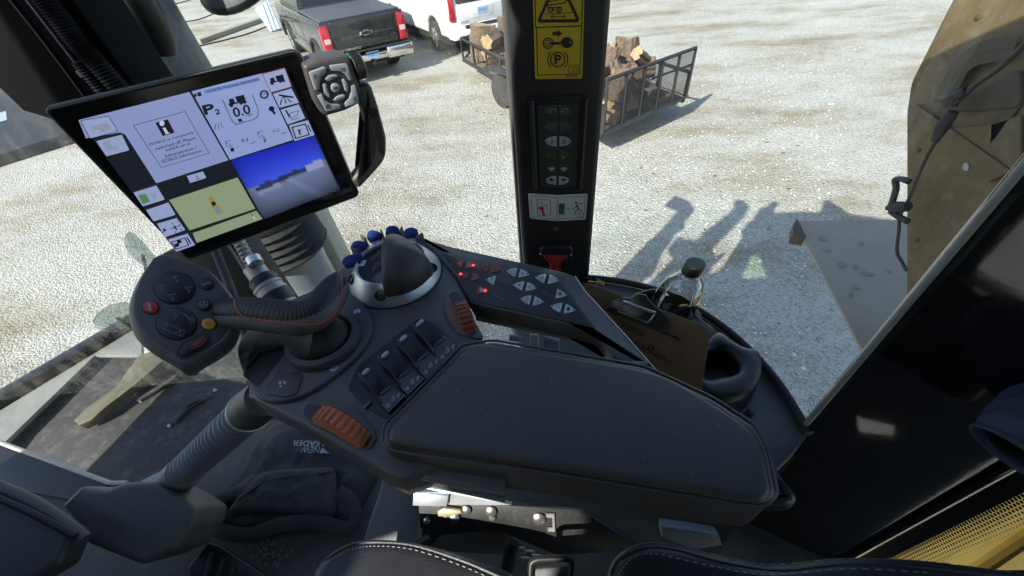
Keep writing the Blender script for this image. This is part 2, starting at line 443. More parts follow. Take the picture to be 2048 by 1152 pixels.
def extr(fr, mb, prof, x0, x1, m=0, bev=.03, ins=0.0):
    """side profile (y,z) extruded across from x0 to x1 with rounded shoulders"""
    pl = Pl(fr.p(0, 0, 0), fr.x, fr.y)
    mb.slab(pl, prof, x1, x0, bev, 3, m, px=False)

# ---- black pickup
SC = 1.064; yaw = .5185; W2 = .985
fr = Fr((-2.97, 11.79, 0), yaw); fr.o = fr.o-fr.y*(2.5*(1-SC))
pk = empty('pickup_truck', fr.p(0, 2.5, 0), 'black pickup truck with covered bed and chrome rear bumper seen from behind', 'pickup truck'); pk.scale = (SC, SC, SC)
b = MB()
arch = lambda yc, r, n=9: [(yc-r*math.cos(math.pi*k/n), .42+r*math.sin(math.pi*k/n)*.98) for k in range(n+1)]
prof = [(.03, .62), (.0, 1.3), (.02, 1.34), (5.2, 1.28), (5.75, 1.0), (5.8, .55), (5.6, .42)]+[(y, z) for y, z in arch(4.75, .47)[::-1]]+[(1.8, .42)]+[(y, z) for y, z in arch(1.15, .47)[::-1]]+[(.3, .5)]
extr(fr, b, prof, -W2, W2, bev=.05)
for sg in (-1, 1):   # door seams and sill
    for yy in (2.1, 3.15, 4.1): fr.box(b, sg*W2-.004, sg*W2+.004, yy-.006, yy+.006, .6, 1.25, 0, 1)
    fr.box(b, sg*W2-.01, sg*W2+.012, 1.75, 4.2, .66, .72, .005, 0)
b.build('body', [PAINTK, M['black']], pk)
c = MB()
rr = []
for y, xx, z in ((2.05, .93, 1.33), (2.2, .80, 1.86), (2.6, .78, 1.9), (3.7, .78, 1.9), (4.5, .92, 1.3)):
    rr.append([fr.p(-xx, y, z), fr.p(xx, y, z)])
c.rings([[a for a in (r[0], r[1])]+[V((r[1].x, r[1].y, 1.25)), V((r[0].x, r[0].y, 1.25))] for r in rr], 0)
cb = c.build('cabin', PAINTK, pk, 20)
c = MB()
for sg in (-1, 1):
    pts = [(2.2, 1.42), (2.32, 1.8), (3.6, 1.8), (4.2, 1.42)]
    c.face([fr.p(sg*(.935-(z-1.33)*.21), y, z) for y, z in (pts if sg < 0 else pts[::-1])])
c.face([fr.p(x, 2.05+(z-1.33)*.283-.012, z) for x, z in ((-.8, 1.42), (.8, 1.42), (.7, 1.8), (-.7, 1.8))])
c.build('window', CARGL, cb)
d = MB(); pl = fr.back(2.03)    # white dog decal on the cab's rear glass
d.fill(Pl(fr.p(0, 2.03+.02, 0), (-fr.y+V((0, 0, .28))), fr.x), ell(-.62, 1.52, .05, .07, 10), .03, px=False)
d.fill(Pl(fr.p(0, 2.03+.02, 0), (-fr.y+V((0, 0, .28))), fr.x), ell(-.55, 1.45, .07, .04, 10), .03, px=False)
d.build('window_sticker', M['white'], cb)
t = MB(); fr.box(t, -W2+.06, W2-.06, .05, 2.03, 1.33, 1.375, .02)
t.build('bed_cover', TONN, pk)
t = MB(); pl = fr.back(0.0)
q = rnd([(-.74, .72), (.74, .72), (.76, 1.33), (-.76, 1.33)], .05)
t.slab(pl, q, .03, -.02, .02, 3, 0, px=False)
q = rnd([(-.62, .80), (.62, .80), (.62, 1.02), (-.62, 1.02)], .05)
t.slab(pl, q, .036, .02, .006, 2, 0, px=False)
t.fill(pl, rnd([(-.3, 1.0), (.0, 1.0), (.0, 1.0), (-.3, 1.0)], .01), .03, px=False) if 0 else None
tg = t.build('tailgate', PAINTK, pk)
t = MB(); t.slab(pl, rnd([(-.14, 1.13), (.14, 1.13), (.14, 1.24), (-.14, 1.24)], .02), .042, .02, .008, 2, px=False); t.build('handle', M['black'], tg)
t = MB()
bow = [(-.15, -.03), (-.05, -.03), (-.05, -.052), (.05, -.052), (.05, -.03), (.13, -.03), (.15, .03), (.05, .03), (.05, .052), (-.05, .052), (-.05, .03), (-.13, .03)]
t.slab(pl, [(x*1.05, 1.02+z*1.05) for x, z in bow], .052, .03, .004, 1, 0, px=False)
t.slab(pl, [(x*.8, 1.02+z*.68) for x, z in bow], .056, .05, .002, 1, 1, px=False)
t.build('emblem', [CHROME, M['black']], tg)
t = MB()
vs, fs, tw, th = text_polys('SILVERADO')
def put_text(mb, pl, body, x0, x1, z0, z1, h, m=0):
    vs, fs, tw, th = text_polys(body); i0 = len(mb.v)
    mb.v += [pl.pt((x0+(x1-x0)*v.x/tw, z0+(z1-z0)*v.y/th), h) for v in vs]
    mb.f += [[i0+k for k in f] for f in fs]; mb.m += [m]*len(fs)
put_text(t, pl, 'SILVERADO', -.70, -.20, .735, .785, .040); t.build('lettering', CHROME, tg)
t = MB(); put_text(t, pl, 'LT', .58, .68, .86, .91, .040); t.build('trim_badge', CHROME, tg)
for sg in (-1, 1):
    t = MB(); t.slab(pl, rnd([(sg*.79, .72), (sg*(W2+.005), .74), (sg*(W2+.0), 1.26), (sg*.80, 1.29)], .05), .03, -.16, .02, 2, px=False)
    tlm = t.build('tail_light', TAIL, pk)
    t = MB(); t.slab(pl, rnd([(sg*.82, .93), (sg*(W2-.03), .93), (sg*(W2-.03), 1.03), (sg*.82, 1.03)], .02), .034, .02, .004, 1, px=False); t.build('reverse_lamp', mat('lamp_clear', (.6, .5, .5), .1), tlm)
t = MB()
for sg in (-1, 1):
    fr.box(t, min(sg*.36, sg*1.0), max(sg*.36, sg*1.0), -.17, .06, .44, .68, .03)
fr.box(t, -.40, .40, -.10, .06, .46, .60, .02)
bp = t.build('bumper', CHROME, pk)
t = MB(); fr.box(t, -W2, W2, -.16, .05, .682, .70, .008); fr.box(t, -.36, .36, -.14, .05, .605, .62, .005); t.build('bumper_step', M['blackmat'], bp)
t = MB(); pl2 = fr.back(-.115); t.slab(pl2, rnd([(-.155, .50), (.155, .50), (.155, .65), (-.155, .65)], .01), .012, -.004, .003, 1, 0, px=False)
put_text(t, pl2, '1·8LU', -.11, .11, .545, .605, .0135, 1); t.build('licence_plate', [PLATEB, mat('plate_ink', (.08, .14, .35), .5)], bp)
t = MB(); fr.box(t, -.05, .05, -.22, .0, .36, .44, .01); t.lathe(fr.p(0, -.24, .44), (0, 0, 1), [(.015, 0), (.03, .03), (.03, .05), (.01, .07)], 10); t.build('tow_hitch', M['black'], bp)
for sg in (-1, 1):
    wheel(fr, sg*(W2-.02), 1.15, .39, sg, pk); wheel(fr, sg*(W2-.02), 4.75, .39, sg, pk)
    t = MB(); pl3 = Pl(fr.p(sg*W2, 0, 0), fr.x*sg, fr.y)
    for yc in (1.15, 4.75):
        t = MB(); t.tube([fr.p(sg*W2, yc-.47*math.cos(math.pi*k/10), .42+.46*math.sin(math.pi*k/10)) for k in range(11)], .035, 6)
        t.build('arch_trim', M['blackmat'], pk)
    t = MB(); fr.box(t, sg*W2-.02, sg*W2+.03, 2.75, 2.95, 1.06, 1.10, .008); t.build('door_handle', PAINTK, pk); t = MB(); fr.box(t, sg*W2-.02, sg*W2+.03, 3.75, 3.95, 1.06, 1.10, .008); t.build('door_handle', PAINTK, pk)
t = MB(); fr.box(t, -W2+.08, W2-.08, .3, 5.5, .3, .6, 0); t.build('chassis', M['blackmat'], pk)

# ---- white suv
SW = 1.0
fs2 = Fr((-.10, 13.7, 0), .53); fs2.o = fs2.o-fs2.y*(2.5*(1-1.05))
sv = empty('suv', fs2.p(0, 2.5, 0), 'white sport utility vehicle parked behind the firewood trailer', 'car'); sv.scale = (1.05, 1.05, 1.05)
b = MB()
prof = [(.0, .42), (-.04, .62), (.02, .72), (.03, 1.15), (.22, 1.86), (.5, 1.93), (3.2, 1.9), (4.0, 1.25), (5.1, 1.1), (5.2, .5), (5.0, .4)]+[(y, z) for y, z in arch(4.2, .43)[::-1]]+[(1.6, .4)]+[(y, z) for y, z in arch(1.12, .43)[::-1]]+[(.4, .42)]
extr(fs2, b, prof, -SW, SW, bev=.09)
b.build('body', PAINTW, sv)
plb = Pl(fs2.p(0, .025, 0), -fs2.y, fs2.x)
t = MB(); t.slab(plb, rnd([(-.72, .74), (.72, .74), (.72, 1.12), (-.72, 1.12)], .05), .03, -.05, .02, 2, px=False); ht = t.build('hatch', PAINTW, sv)
t = MB(); t.slab(plb, rnd([(-.34, .82), (.34, .82), (.36, 1.08), (-.36, 1.08)], .03), .036, .02, .006, 2, 0, px=False)
t.slab(plb, rnd([(-.16, .90), (.16, .90), (.16, 1.05), (-.16, 1.05)], .01), .046, .03, .002, 1, 1, px=False)
put_text(t, plb, '4·7LU', -.11, .11, .94, 1.0, .048, 2)
t.build('licence_plate', [PAINTW, PLATEB, mat('plate_ink_dark', (.06, .1, .25), .5)], ht)
t = MB(); t.slab(plb, rnd([(-.55, 1.155), (.55, 1.155), (.5, 1.5), (-.5, 1.5)], .05), .0, -.10, .01, 1, px=False)
plw = Pl(fs2.p(0, .03, 1.15), (-fs2.y*.71+V((0, 0, .19))), fs2.x); t = MB()
t.slab(plw, rnd([(-.74, .03), (.74, .03), (.68, .68), (-.68, .68)], .06), .014, -.02, .006, 2, px=False); t.build('rear_window', CARGL, sv)
t = MB(); put_text(t, plb, 'TAHOE', -.70, -.45, .755, .80, .033); t.build('lettering', M['ink'], ht)
for sg in (-1, 1):
    t = MB(); t.slab(plb, rnd([(sg*.80, .80), (sg*.985, .82), (sg*.95, 1.4), (sg*.82, 1.42)], .05), .02, -.20, .02, 2, px=False); t.build('tail_light', TAIL, sv)
t = MB(); fs2.box(t, -SW+.0, SW-.0, -.12, .3, .40, .70, .07); bm_ = t.build('bumper', PAINTW, sv)
t = MB(); fs2.box(t, -.62, .62, -.135, -.05, .64, .715, .02); fs2.box(t, -.5, .5, -.11, .2, .30, .39, .02); t.build('bumper_step', M['blackmat'], bm_)
for sg in (-1, 1):
    wheel(fs2, sg*(SW-.01), 1.12, .37, sg, sv); wheel(fs2, sg*(SW-.01), 4.2, .37, sg, sv)
    t = MB(); pls = Pl(fs2.p(sg*(SW+.002), 0, 0), fs2.x*sg, fs2.y)
    q = [(.55, 1.25), (.65, 1.7), (3.0, 1.7), (3.6, 1.25)]
    t.slab(pls, rnd(q, .06), .006, -.02, .004, 1, px=False); t.build('window', CARGL, sv)
t = MB(); fs2.box(t, -SW+.1, SW-.1, .3, 4.9, .25, .55, 0); t.build('chassis', M['blackmat'], sv)

# ---- firewood trailer (utility trailer, mesh ramp gate raised at the near end)
DZ = .42
gl, gr = PG(1203, 267, DZ), PG(1368, 195, DZ); fl = PG(945, 108, DZ)
ux = (gr-gl); TW = ux.length; ux.normalize(); uy = V((-ux.y, ux.x, 0))
TL_ = (fl-gl).length*.97; yl = (fl-gl).normalized(); uy = (uy*.25+yl*.75).normalized()
tp = lambda x, y, z: gl*1.0+ux*x+uy*y+V((0, 0, z-DZ))
tr_ = empty('utility_trailer', tp(TW/2, TL_/2, 0), 'black utility trailer with raised mesh ramp gate loaded with firewood', 'trailer')
TM = mat('trailer_black_paint', (.022, .023, .025), .5, var=.2, dust=.3, dustcol=(.14, .13, .12))
t = MB(); 
t.box(tp(TW/2, TL_/2, DZ-.03), ux*(TW/2), uy*(TL_/2), V((0, 0, .02))); t.build('deck', mat('deck_boards', (.16, .12, .08), .8, vs=12), tr_)
RH = .42
t = MB()
bar = lambda a, b, w=.03: t.tube([a, b], w, 4)
for x in (0, TW):
    bar(tp(x, 0, DZ-.05), tp(x, TL_, DZ-.05), .05); bar(tp(x, 0, DZ+RH), tp(x, TL_, DZ+RH), .032)
    n = 8
    for k in range(n+1): bar(tp(x, TL_*k/n, DZ-.05), tp(x, TL_*k/n, DZ+RH), .026)
bar(tp(0, TL_, DZ+RH), tp(TW, TL_, DZ+RH), .032); bar(tp(0, TL_, DZ-.05), tp(TW, TL_, DZ-.05), .05)
for x in (.0, TW): bar(tp(x, TL_, DZ-.05), tp(TW/2, TL_+1.2, DZ-.05), .045)
t.build('frame', TM, tr_)
GH = .80
t = MB()
for z in (.02, GH): bar(tp(0, -.04, DZ+z), tp(TW, -.04, DZ+z), .028)
for k in range(6): bar(tp(TW*k/5, -.04, DZ+.02), tp(TW*k/5, -.04, DZ+GH), .024)
t.tube([tp(TW, -.04, DZ+.55), tp(TW, .85, DZ+.12)], .02, 4)
gt = t.build('ramp_gate', TM, tr_)
t = MB()
for k in range(30):
    z = .05+k*(GH-.08)/29
    t.tube([tp(.0, -.04, DZ+z), tp(TW, -.04, DZ+z)], .0045, 4)
for k in range(60):
    x = TW*(k+.5)/60
    t.tube([tp(x, -.04, DZ+.02), tp(x, -.04, DZ+GH)], .0035, 4)
t.build('mesh_panel', TM, gt)
for x in (-.16, TW+.16):
    for k in (0, 1):
        t = MB(); t.lathe(tp(x, TL_*.42+k*.75, .33), ux, [(.18, -.1), (.32, -.1), (.33, -.05), (.33, .05), (.32, .1), (.18, .1)], 22, c0=True, c1=True); t.build('wheel', TYRE, tr_)
    t = MB(); t.box(tp(x, TL_*.42+.37, .72), ux*.13, uy*.8, V((0, 0, .015)), .01); t.build('mudguard', TM, tr_)
# logs: split firewood, each a thing
BARK = mat('bark', (.13, .095, .07), .9, var=.55, vs=22, bump=1, bs=60, dust=.5, dustcol=(.30, .23, .15), streak=14)
WOOD = mat('split_wood', (.30, .205, .12), .85, var=.35, vs=9, bump=.8, bs=50, dust=.6, dustcol=(.20, .13, .08), streak=18)
WOOD2 = mat('log_end_grain', (.33, .23, .13), .8, var=.35, vs=14)
def log(c, d, L, r, split, label, grp='firewood logs on the trailer'):
    d = V(d).normalized(); a = V((0, 0, 1)) if abs(d.z) < .8 else V((1, 0, 0))
    a = (a-d*a.dot(d)).normalized(); b_ = d.cross(a)
    n = 18; rot = random.random()*6.28
    rad = [r*random.uniform(.74, 1.18) for _ in range(n)]
    ring = []
    for k in range(n):
        t_ = 2*math.pi*k/n; x, y = math.cos(t_)*rad[k], math.sin(t_)*rad[k]
        if split: y = max(y, -r*.12+random.uniform(-.02, .02)*r)
        ring.append((x*math.cos(rot)-y*math.sin(rot), x*math.sin(rot)+y*math.cos(rot)))
    m_ = MB(); rs = []
    for j in range(6):
        z = -L/2+L*j/5*random.uniform(.97, 1.03)
        rs.append([V(c)+d*(z+random.uniform(-.01, .01))+a*x*random.uniform(.86, 1.12)+b_*y*random.uniform(.86, 1.12) for x, y in ring])
    m_.rings(rs, 0)
    m_.m[-1] = 2; m_.m[-2] = 2
    if split:
        k0 = 0
        for j in range(5):
            for k in range(n):
                if math.sin(2*math.pi*(k+.5)/n) < -.05: m_.m[j*n+k] = 1
    o = m_.build('firewood_log', [BARK, WOOD, WOOD2], None, 30)
    o.location = V((0, 0, 0))
    # origin at the log's own centre
    off = V(c)
    for v in o.data.vertices: v.co -= off
    o.location = off
    return tag(o, label, 'log', grp)
random.seed(21)
side = lambda x: 'left rail' if x < TW*.34 else ('right rail' if x > TW*.66 else 'centre')
where = lambda y: 'by the gate' if y < TL_*.2 else ('near the gate' if y < TL_*.4 else ('mid trailer' if y < TL_*.65 else 'front end'))
specs = []
def add_log(x, y, z, d, L, r, split, what):
    lv = 'on top' if z > DZ+.55 else ('second layer' if z > DZ+.3 else 'bottom layer')
    size = ('' if what.startswith('big') or what.startswith('pale') or what.startswith('bark') else ('thick ' if r > .125 else 'thin ')+('long ' if L > .42 else 'short '))
    specs.append((size+what+' '+where(y)+', '+side(x)+', '+lv, y, (tp(x, y, z), d, L, r, split)))
def place_logs():
    groups = {}
    for sp in specs: groups.setdefault(sp[0], []).append(sp)
    for lab, g in groups.items():
        g.sort(key=lambda q: q[1]); n = len(g)
        for k, (_, y, a) in enumerate(g):
            ext = '' if n == 1 else (['nearer the gate', 'farther from gate'][k] if n == 2 else ('nearest the gate' if k == 0 else ('farthest from gate' if k == n-1 else ['second', 'third', 'fourth', 'fifth'][min(k-1, 3)]+' from gate')))
            log(*a, lab+(', '+ext if ext else ''))
# two big rounds standing at the front left corner
add_log(.42, TL_*.90, DZ+.38, (.05, .02, 1), .74, .30, True, 'big upright split log with pale face')
add_log(1.05, TL_*.86, DZ+.42, (.1, 0, 1), .82, .30, False, 'big upright bark covered round')
add_log(.34, TL_*.80, DZ+.18, ux, .5, .16, True, 'pale split log lying crosswise')
add_log(.34, TL_*.80, DZ+.50, ux*.9+uy*.5, .5, .15, False, 'bark covered log lying crosswise')
for i in range(86):
    y = TL_*(.06+.70*random.random()) if i < 28 else random.uniform(.22, 2.0); x = random.uniform(.18, TW-.25) if i < 28 else random.uniform(.15, TW*.62); lay = i % 3 if i < 28 else i % 4
    if i >= 58: y = random.uniform(.16, 1.1); x = random.uniform(.12, TW*.70)
    z = DZ+.15+lay*.185+(.06*random.random())
    up = random.random() < .25 and lay > 0; spl_ = random.random() < .6
    d = V((random.uniform(-.3, .3), random.uniform(-.3, .3), 1)) if up else ux*random.uniform(-1, 1)+uy*random.uniform(-1, 1)+V((0, 0, random.uniform(-.35, .35)))
    add_log(x, y, z, d, random.uniform(.34, .50), random.uniform(.09, .16), spl_, '%s%s log' % ('upright ' if up else '', 'split' if spl_ else 'round'))

place_logs()
# dry leaves blown over the gravel
random.seed(31); t = MB()
for i in range(120):
    y = 2.5+13*random.random()**1.3; x = random.uniform(-2.0-y*.4, 1.0+y*.7); r = random.uniform(.012, .030); a = random.random()*6.28
    pts = [V((x+r*math.cos(a+k*1.0472)*(1 if k % 3 else 1.5), y+r*.6*math.sin(a+k*1.0472), .008+.010*random.random())) for k in range(6)]
    t.face(pts, i % 2)
tag(t.build('dry_leaves', [mat('brown_leaf', (.19, .10, .05), .8), mat('dark_chip', (.09, .075, .06), .9)], sharp=10), 'small dry brown leaves and dark chips scattered over the gravel', 'leaves', kind='stuff')
# ================================================================== MACHINE PARTS OUTSIDE THE CAB
def RS(px, py, zr):      # point at height zr (rel. eye) whose shadow falls on this ground pixel
    g = PG(px, py, 0); return g+SUN*((H+zr)/SUN.z)
# cab roof: its outline throws the broad shadow beside the machine
zr = .56
roof_xy = []
for q in ((1414, 562), (1485, 498), (1482, 463), (1492, 450), (1528, 429), (1581, 426), (1650, 427), (1740, 436), (1800, 445)):
    p = RS(*q, zr); roof_xy.append((p.x, p.y))
roof_xy += [(1.9, .45), (1.9, -1.02), (-1.0, -1.02), (-1.0, -.82), (-1.27, -.82), (-1.29, -1.02), (-1.55, -1.12)]
cabr = empty('cab_roof', EYE+V((.2, 0, zr)), 'black cab roof panel over the driver station with added tinted opening', 'roof')
pr = Pl(EYE+V((0, 0, zr)), (0, 0, 1), (1, 0, 0))
tri = []
for q in ((1482, 561), (1536, 560), (1514, 508), (1500, 514)):
    p = RS(*q, zr); tri.append((p.x, p.y))
# roof is laid as two panels round the added light-patch opening
xs = sum(p[0] for p in tri)/4
cut = max(p[0] for p in tri)
# ring with a slit: outer outline joined to the opening
ti = 0
hole = tri[::-1] if area(tri)*area(roof_xy) > 0 else tri
j = min(range(len(roof_xy)), key=lambda k: (roof_xy[k][0]-hole[0][0])**2+(roof_xy[k][1]-hole[0][1])**2)
poly = roof_xy[:j+1]+hole+[hole[0]]+roof_xy[j:]
t = MB()
if area(poly) < 0: poly = poly[::-1]
t.rings([[pr.pt(p, 0) for p in poly], [pr.pt(p, .03) for p in poly]], 0)
t.build('roof_panel', M['blackmat'], cabr)
t = MB(); t.face([pr.pt(p, .012) for p in hole]); t.build('light_patch_pane', pane_mat('green_tinted_glass', (.50, .70, .52), .0), cabr)  # added tinted opening that throws the green light patch on the ground
# unseen upright plates cut to shadow outlines; they throw the long shadows
def plate(name, pxs, zr0, label, cat, th=.05, mt='blackmat'):
    c = [RS(x, y, zr0) for x, y in pxs]; o = sum(c, V((0, 0, 0)))/len(c)
    n = SUN_AZ; pl = Pl(o, n, UPW.cross(n))
    uv = []
    for x, y in pxs:
        gq = PG(x, y, 0); k = (o-gq).dot(n)/SUN.dot(n); q = gq+SUN*k-o
        uv.append((q.dot(pl.u), q.dot(pl.v)))
    m_ = MB(); m_.slab(pl, rnd(uv, .03), th/2, -th/2, .008, 2, px=False)
    o_ = m_.build(name, M[mt]); 
    for v in o_.data.vertices: v.co -= o
    o_.location = o
    return tag(o_, label, cat)
UPW = V((0, 0, 1))
plate('shadow_plate', [(1469, 401), (1488, 405), (1498, 418), (1490, 432), (1422, 500), (1430, 516), (1424, 532), (1414, 560), (1404, 610), (1376, 690), (1330, 800), (1120, 800), (1120, 660), (1240, 640), (1292, 573), (1367, 495), (1396, 479), (1404, 468), (1458, 427), (1470, 415)], .55, 'unseen plate added before the cab to shade it and the ground', 'mast', .10)  # outline follows the ground shadow, widened to keep sun off the console
plate('roof_mirror', [(1550, 402), (1560, 410), (1535, 424), (1525, 445), (1515, 450), (1530, 420), (1538, 406)], .60, 'small mirror on a stalk at the roof corner', 'mirror', .03)

# ---- spreader hopper behind the cab
HX = 1.72
ph = Pl(EYE+V((HX, 0, 0)), (-1, 0, 0), (0, -1, 0))
hp = empty('spreader_hopper', EYE+V((HX, 0, -1)), 'dusty brown spreader hopper wall rising behind the cab', 'hopper')
t = MB(); t.slab(ph, rnd([(1813, 830), (1813, 225), (1822, 165), (1905, 0), (1916, -22), (2700, -30), (2700, 820), (2000, 830)], 12, 3), 0, -.06, .006, 2)
t.build('front_wall', M['mud'], hp)
zb = zt(1550, 0, 1.919)
t = MB()
t.slab(ph, [zb(555, 400), zb(690, 490), zb(925, 655), zb(840, 695), zb(760, 610)], .018, .0, .004, 2)
t.slab(ph, [zb(690, 490), zb(820, 480), zb(956, 440), zb(956, 640), zb(925, 655)], .012, .0, .004, 2)
t.build('brace', M['mud'], hp)
t = MB()
arc = spl([zb(670, 395), zb(715, 300), zb(760, 235), zb(840, 195), zb(956, 178)], 5, False)
t.stroke(ph, arc, .075, .03); t.tube([ph.P(*q, .02) for q in arc], .012, 8, up=(1, 0, 0))
t.slab(ph, spl([zb(655, 400), zb(730, 370), zb(820, 335), zb(870, 310), zb(956, 270), zb(956, 400), zb(860, 415), zb(780, 425), zb(690, 425)], 3), .02, .0, .006, 2)
t.slab(ph, [zb(840, 470), zb(956, 330), zb(956, 400), zb(870, 520), zb(835, 560)], .012, .0, .004, 2)
t.build('bracket', M['muddk'], hp)
for x, y in ((1838, 300), (1834, 480), (1958, 34)):
    t = MB(); t.lathe(ph.P(x, y, 0), ph.n, [(.010, -.001), (.010, .004), (.006, .007), (.0001, .007)], 8, c0=False); t.build('bolt', M['muddk'], hp)
t = MB()
for q in ([zb(725, 630), zb(738, 622), zb(748, 640), zb(740, 656), zb(722, 648)],): t.slab(ph, spl(q, 3), .004, 0, .002, 1)
t.build('white_chip', M['dimwhite'], hp)
# wiring and latch hung on the hopper
pc = ph.lift(.09)
hw = empty('wiring_harness', pc.P(1925, 190), 'black cable and grey connector hanging against the brown hopper', 'cable')
t = MB()
cab_ = [zb(985, 140), zb(955, 175), zb(900, 225), zb(850, 270), zb(770, 325), zb(715, 375), zb(690, 400)]
t.tube([pc.P(*q) for q in spl(cab_, 4, False)], .009, 8)
c2 = [zb(690, 430), zb(640, 510), zb(600, 570), zb(560, 650), zb(520, 750), zb(480, 830), zb(476, 880), zb(468, 965), zb(490, 1010), zb(505, 1040)]
t.tube([pc.P(*q) for q in spl(c2, 4, False)], .006, 8)
t.build('cable', M['black'], hw)
t = MB(); t.tube([pc.P(*zb(685, 430)), pc.P(*zb(640, 490)), pc.P(*zb(612, 545))], [.017, .022, .012], 10)
t.build('sleeve', M['blackmat'], hw)
t = MB(); t.tube([pc.P(*zb(625, 378)), pc.P(*zb(660, 375)), pc.P(*zb(715, 360)), pc.P(*zb(735, 350))], [.012, .017, .022, .015], 8); t.tube([pc.P(*zb(690, 360)), pc.P(*zb(672, 410))], .02, 8)
t.build('connector', M['black'], hw)
hl = empty('grab_handle', pc.P(1790, 400), 'bent black grab handle beside the edge of the brown hopper', 'handle')
t = MB(); t.tube([pc.P(*q) for q in spl([zb(515, 698), zb(490, 688), zb(462, 690), zb(465, 720), zb(455, 760), zb(445, 790)], 4, False)], .012, 8); t.build('bar', M['black'], hl)
t = MB(); t.tube([pc.P(*zb(432, 798)), pc.P(*zb(470, 795)), pc.P(*zb(512, 792))], [.012, .024, .02], 8); t.tube([pc.P(*zb(445, 810)), pc.P(*zb(480, 835)), pc.P(*zb(510, 850))], .013, 8); t.build('clamp', M['blackmat'], hl)
# flat guard plate beside the hopper
pf = level(-1.55)
fp = empty('guard_plate', pf.P(1720, 520), 'flat grey brown guard plate below the hopper spotted with mud', 'guard plate')
t = MB(); t.slab(pf, [(1590, 441), (1860, 439), (1900, 800), (1785, 820)], 0, -.015, .003, 1); t.build('sheet', M['plate'], fp)
t = MB(); t.slab(pf, [(1586, 450), (1592, 442), (1610, 478), (1583, 474)], .02, -.05, .003, 1); t.build('corner_bracket', M['muddk'], fp)
t = MB(); random.seed(3)
for x, y, a, b in ((1645, 478, 9, 4), (1655, 502, 9, 3), (1684, 530, 9, 6), (1712, 534, 7, 5), (1735, 548, 14, 4), (1778, 543, 4, 3), (1711, 575, 8, 5), (1723, 488, 5, 4), (1702, 590, 3, 6)):
    t.slab(pf, ell(x, y, a, b, 10, .2), .006, -.002, .003, 2)
t.build('mud_spots', mat('dried_mud', (.23, .21, .19), .9, vs=60), fp)
# yellow spreader body seen through the rear window
yp = Pl(EYE+V((1.45, 0, 0)), (-1, 0, .15), (0, -1, 0))
ys = empty('yellow_spreader', yp.P(1950, 1060), 'sunlit dusty yellow spreader body behind the dotted rear window', 'spreader')
t = MB(); t.slab(yp, rnd([(1560, 1420), (1650, 1130), (2060, 840), (2500, 800), (2700, 1500)], 20), 0, -.1, .02, 3); t.build('panel', M['hopyel'], ys)
t = MB()
for a, b in (((1860, 1180), (2100, 1020)), ((1900, 1240), (2140, 1085))): t.tube([yp.P(*a, .03), yp.P(*b, .03)], .022, 8)
t.build('rail', M['hopyel'], ys)

# ---- left: upright column, bellows, pale post
CY2 = 1.07
ex = empty('exhaust_column', PY(250, 100, CY2)-V((0, 0, .8)), 'grey weathered exhaust column rising behind the display with black bellows at its foot', 'exhaust')
def ptube(mb, pxs, y, rpx, n=20, m=0, **k):
    P = [PY(a, b, y) for a, b in pxs]; rr = [r*((p-EYE).dot(_f))/F for r, p in zip(rpx, P)]
    mb.tube(P, rr, n, m, **k)
t = MB(); A_ = PY(190, -60, CY2); P_ = [V((A_.x, A_.y, H+.40)), V((A_.x, A_.y, H+.12))]+[PY(x, y, CY2) for x, y in ((190, -60), (240, 20), (262, 60), (420, 300), (470, 370))]; t.tube(P_, [.088, .09]+[r*((p-EYE).dot(_f))/F for r, p in zip((96, 98, 98, 84, 82), P_[2:])], 28); t.build('pipe', M['concretegrey'], ex)
t = MB(); ptube(t, [(268, -20), (300, 40), (318, 80), (330, 108)], CY2-.12, [30, 30, 28, 22], 14); t.build('heat_shield', M['black'], ex)
t = MB(); pts = []; rs_ = []
for k in range(25):
    f = k/24; pts.append((470+f*100, 350+f*150)); rs_.append(80+(5 if k % 2 else -3)*(1 if f > .55 else .15)+f*4)
ptube(t, pts, CY2, rs_, 28); t.build('bellows', M['blackmat'], ex)
t = MB(); ptube(t, [(562, 490), (590, 540), (625, 590), (680, 690)], CY2, [70, 66, 60, 60], 24); t.build('foot', M['greyplast'], ex)
ppo = Pl(PY(640, 440, CY2+.12), (.1, -1, 0), (1, 0, 0))
po = empty('beige_post', ppo.P(660, 520)-V((0, 0, .5)), 'pale beige flat post standing behind the black bellows', 'post')
t = MB(); t.slab(ppo, [(470, 240), (520, 240), (640, 441), (702, 560), (760, 660), (660, 660), (560, 441)], .0, -.12, .01, 2); t.build('panel', M['post'], po)
t = MB(); T_ = V((A_.x, A_.y, H+.36)); t.tube([T_+V((0, 0, -.06)), T_+V((0, 0, .03)), T_+V((-.05, .05, .08)), T_+V((-.20, .20, .10))], [.092, .095, .10, .105], 20); t.build('outlet', M['concretegrey'], ex)
# connector plug and conduit, sunlit, in front of the post
pg_ = empty('hose_coupling', PD(530, 560, .80), 'ribbed metal hose coupling standing between display and joystick', 'hose coupling')
t = MB(); P0 = [PD(x, y, .80) for x, y in ((458, 452), (480, 488), (497, 520), (512, 545))]
pts = spl([tuple(p) for p in P0], 8, False)
t.tube(pts, [.0125 if k % 2 else .0100 for k in range(len(pts))], 14); t.build('conduit', M['dullsteel'], pg_)
t = MB(); axis = [PD(*q, .80) for q in ((505, 533), (600, 655))]; ax = axis[1]-axis[0]
t.lathe(axis[0], ax, [(0.0148, 0.0000), (0.0197, 0.0025), (0.0197, 0.0246), (0.0221, 0.0262), (0.0221, 0.0312), (0.0254, 0.0328), (0.0254, 0.0459), (0.0279, 0.0476), (0.0279, 0.0525), (0.0262, 0.0541), (0.0262, 0.0607), (0.0295, 0.0623), (0.0295, 0.0681), (0.0271, 0.0697), (0.0279, 0.0984), (0.0279, 0.1312)], 24, 0)
t.build('plug', M['dullsteel'], pg_)
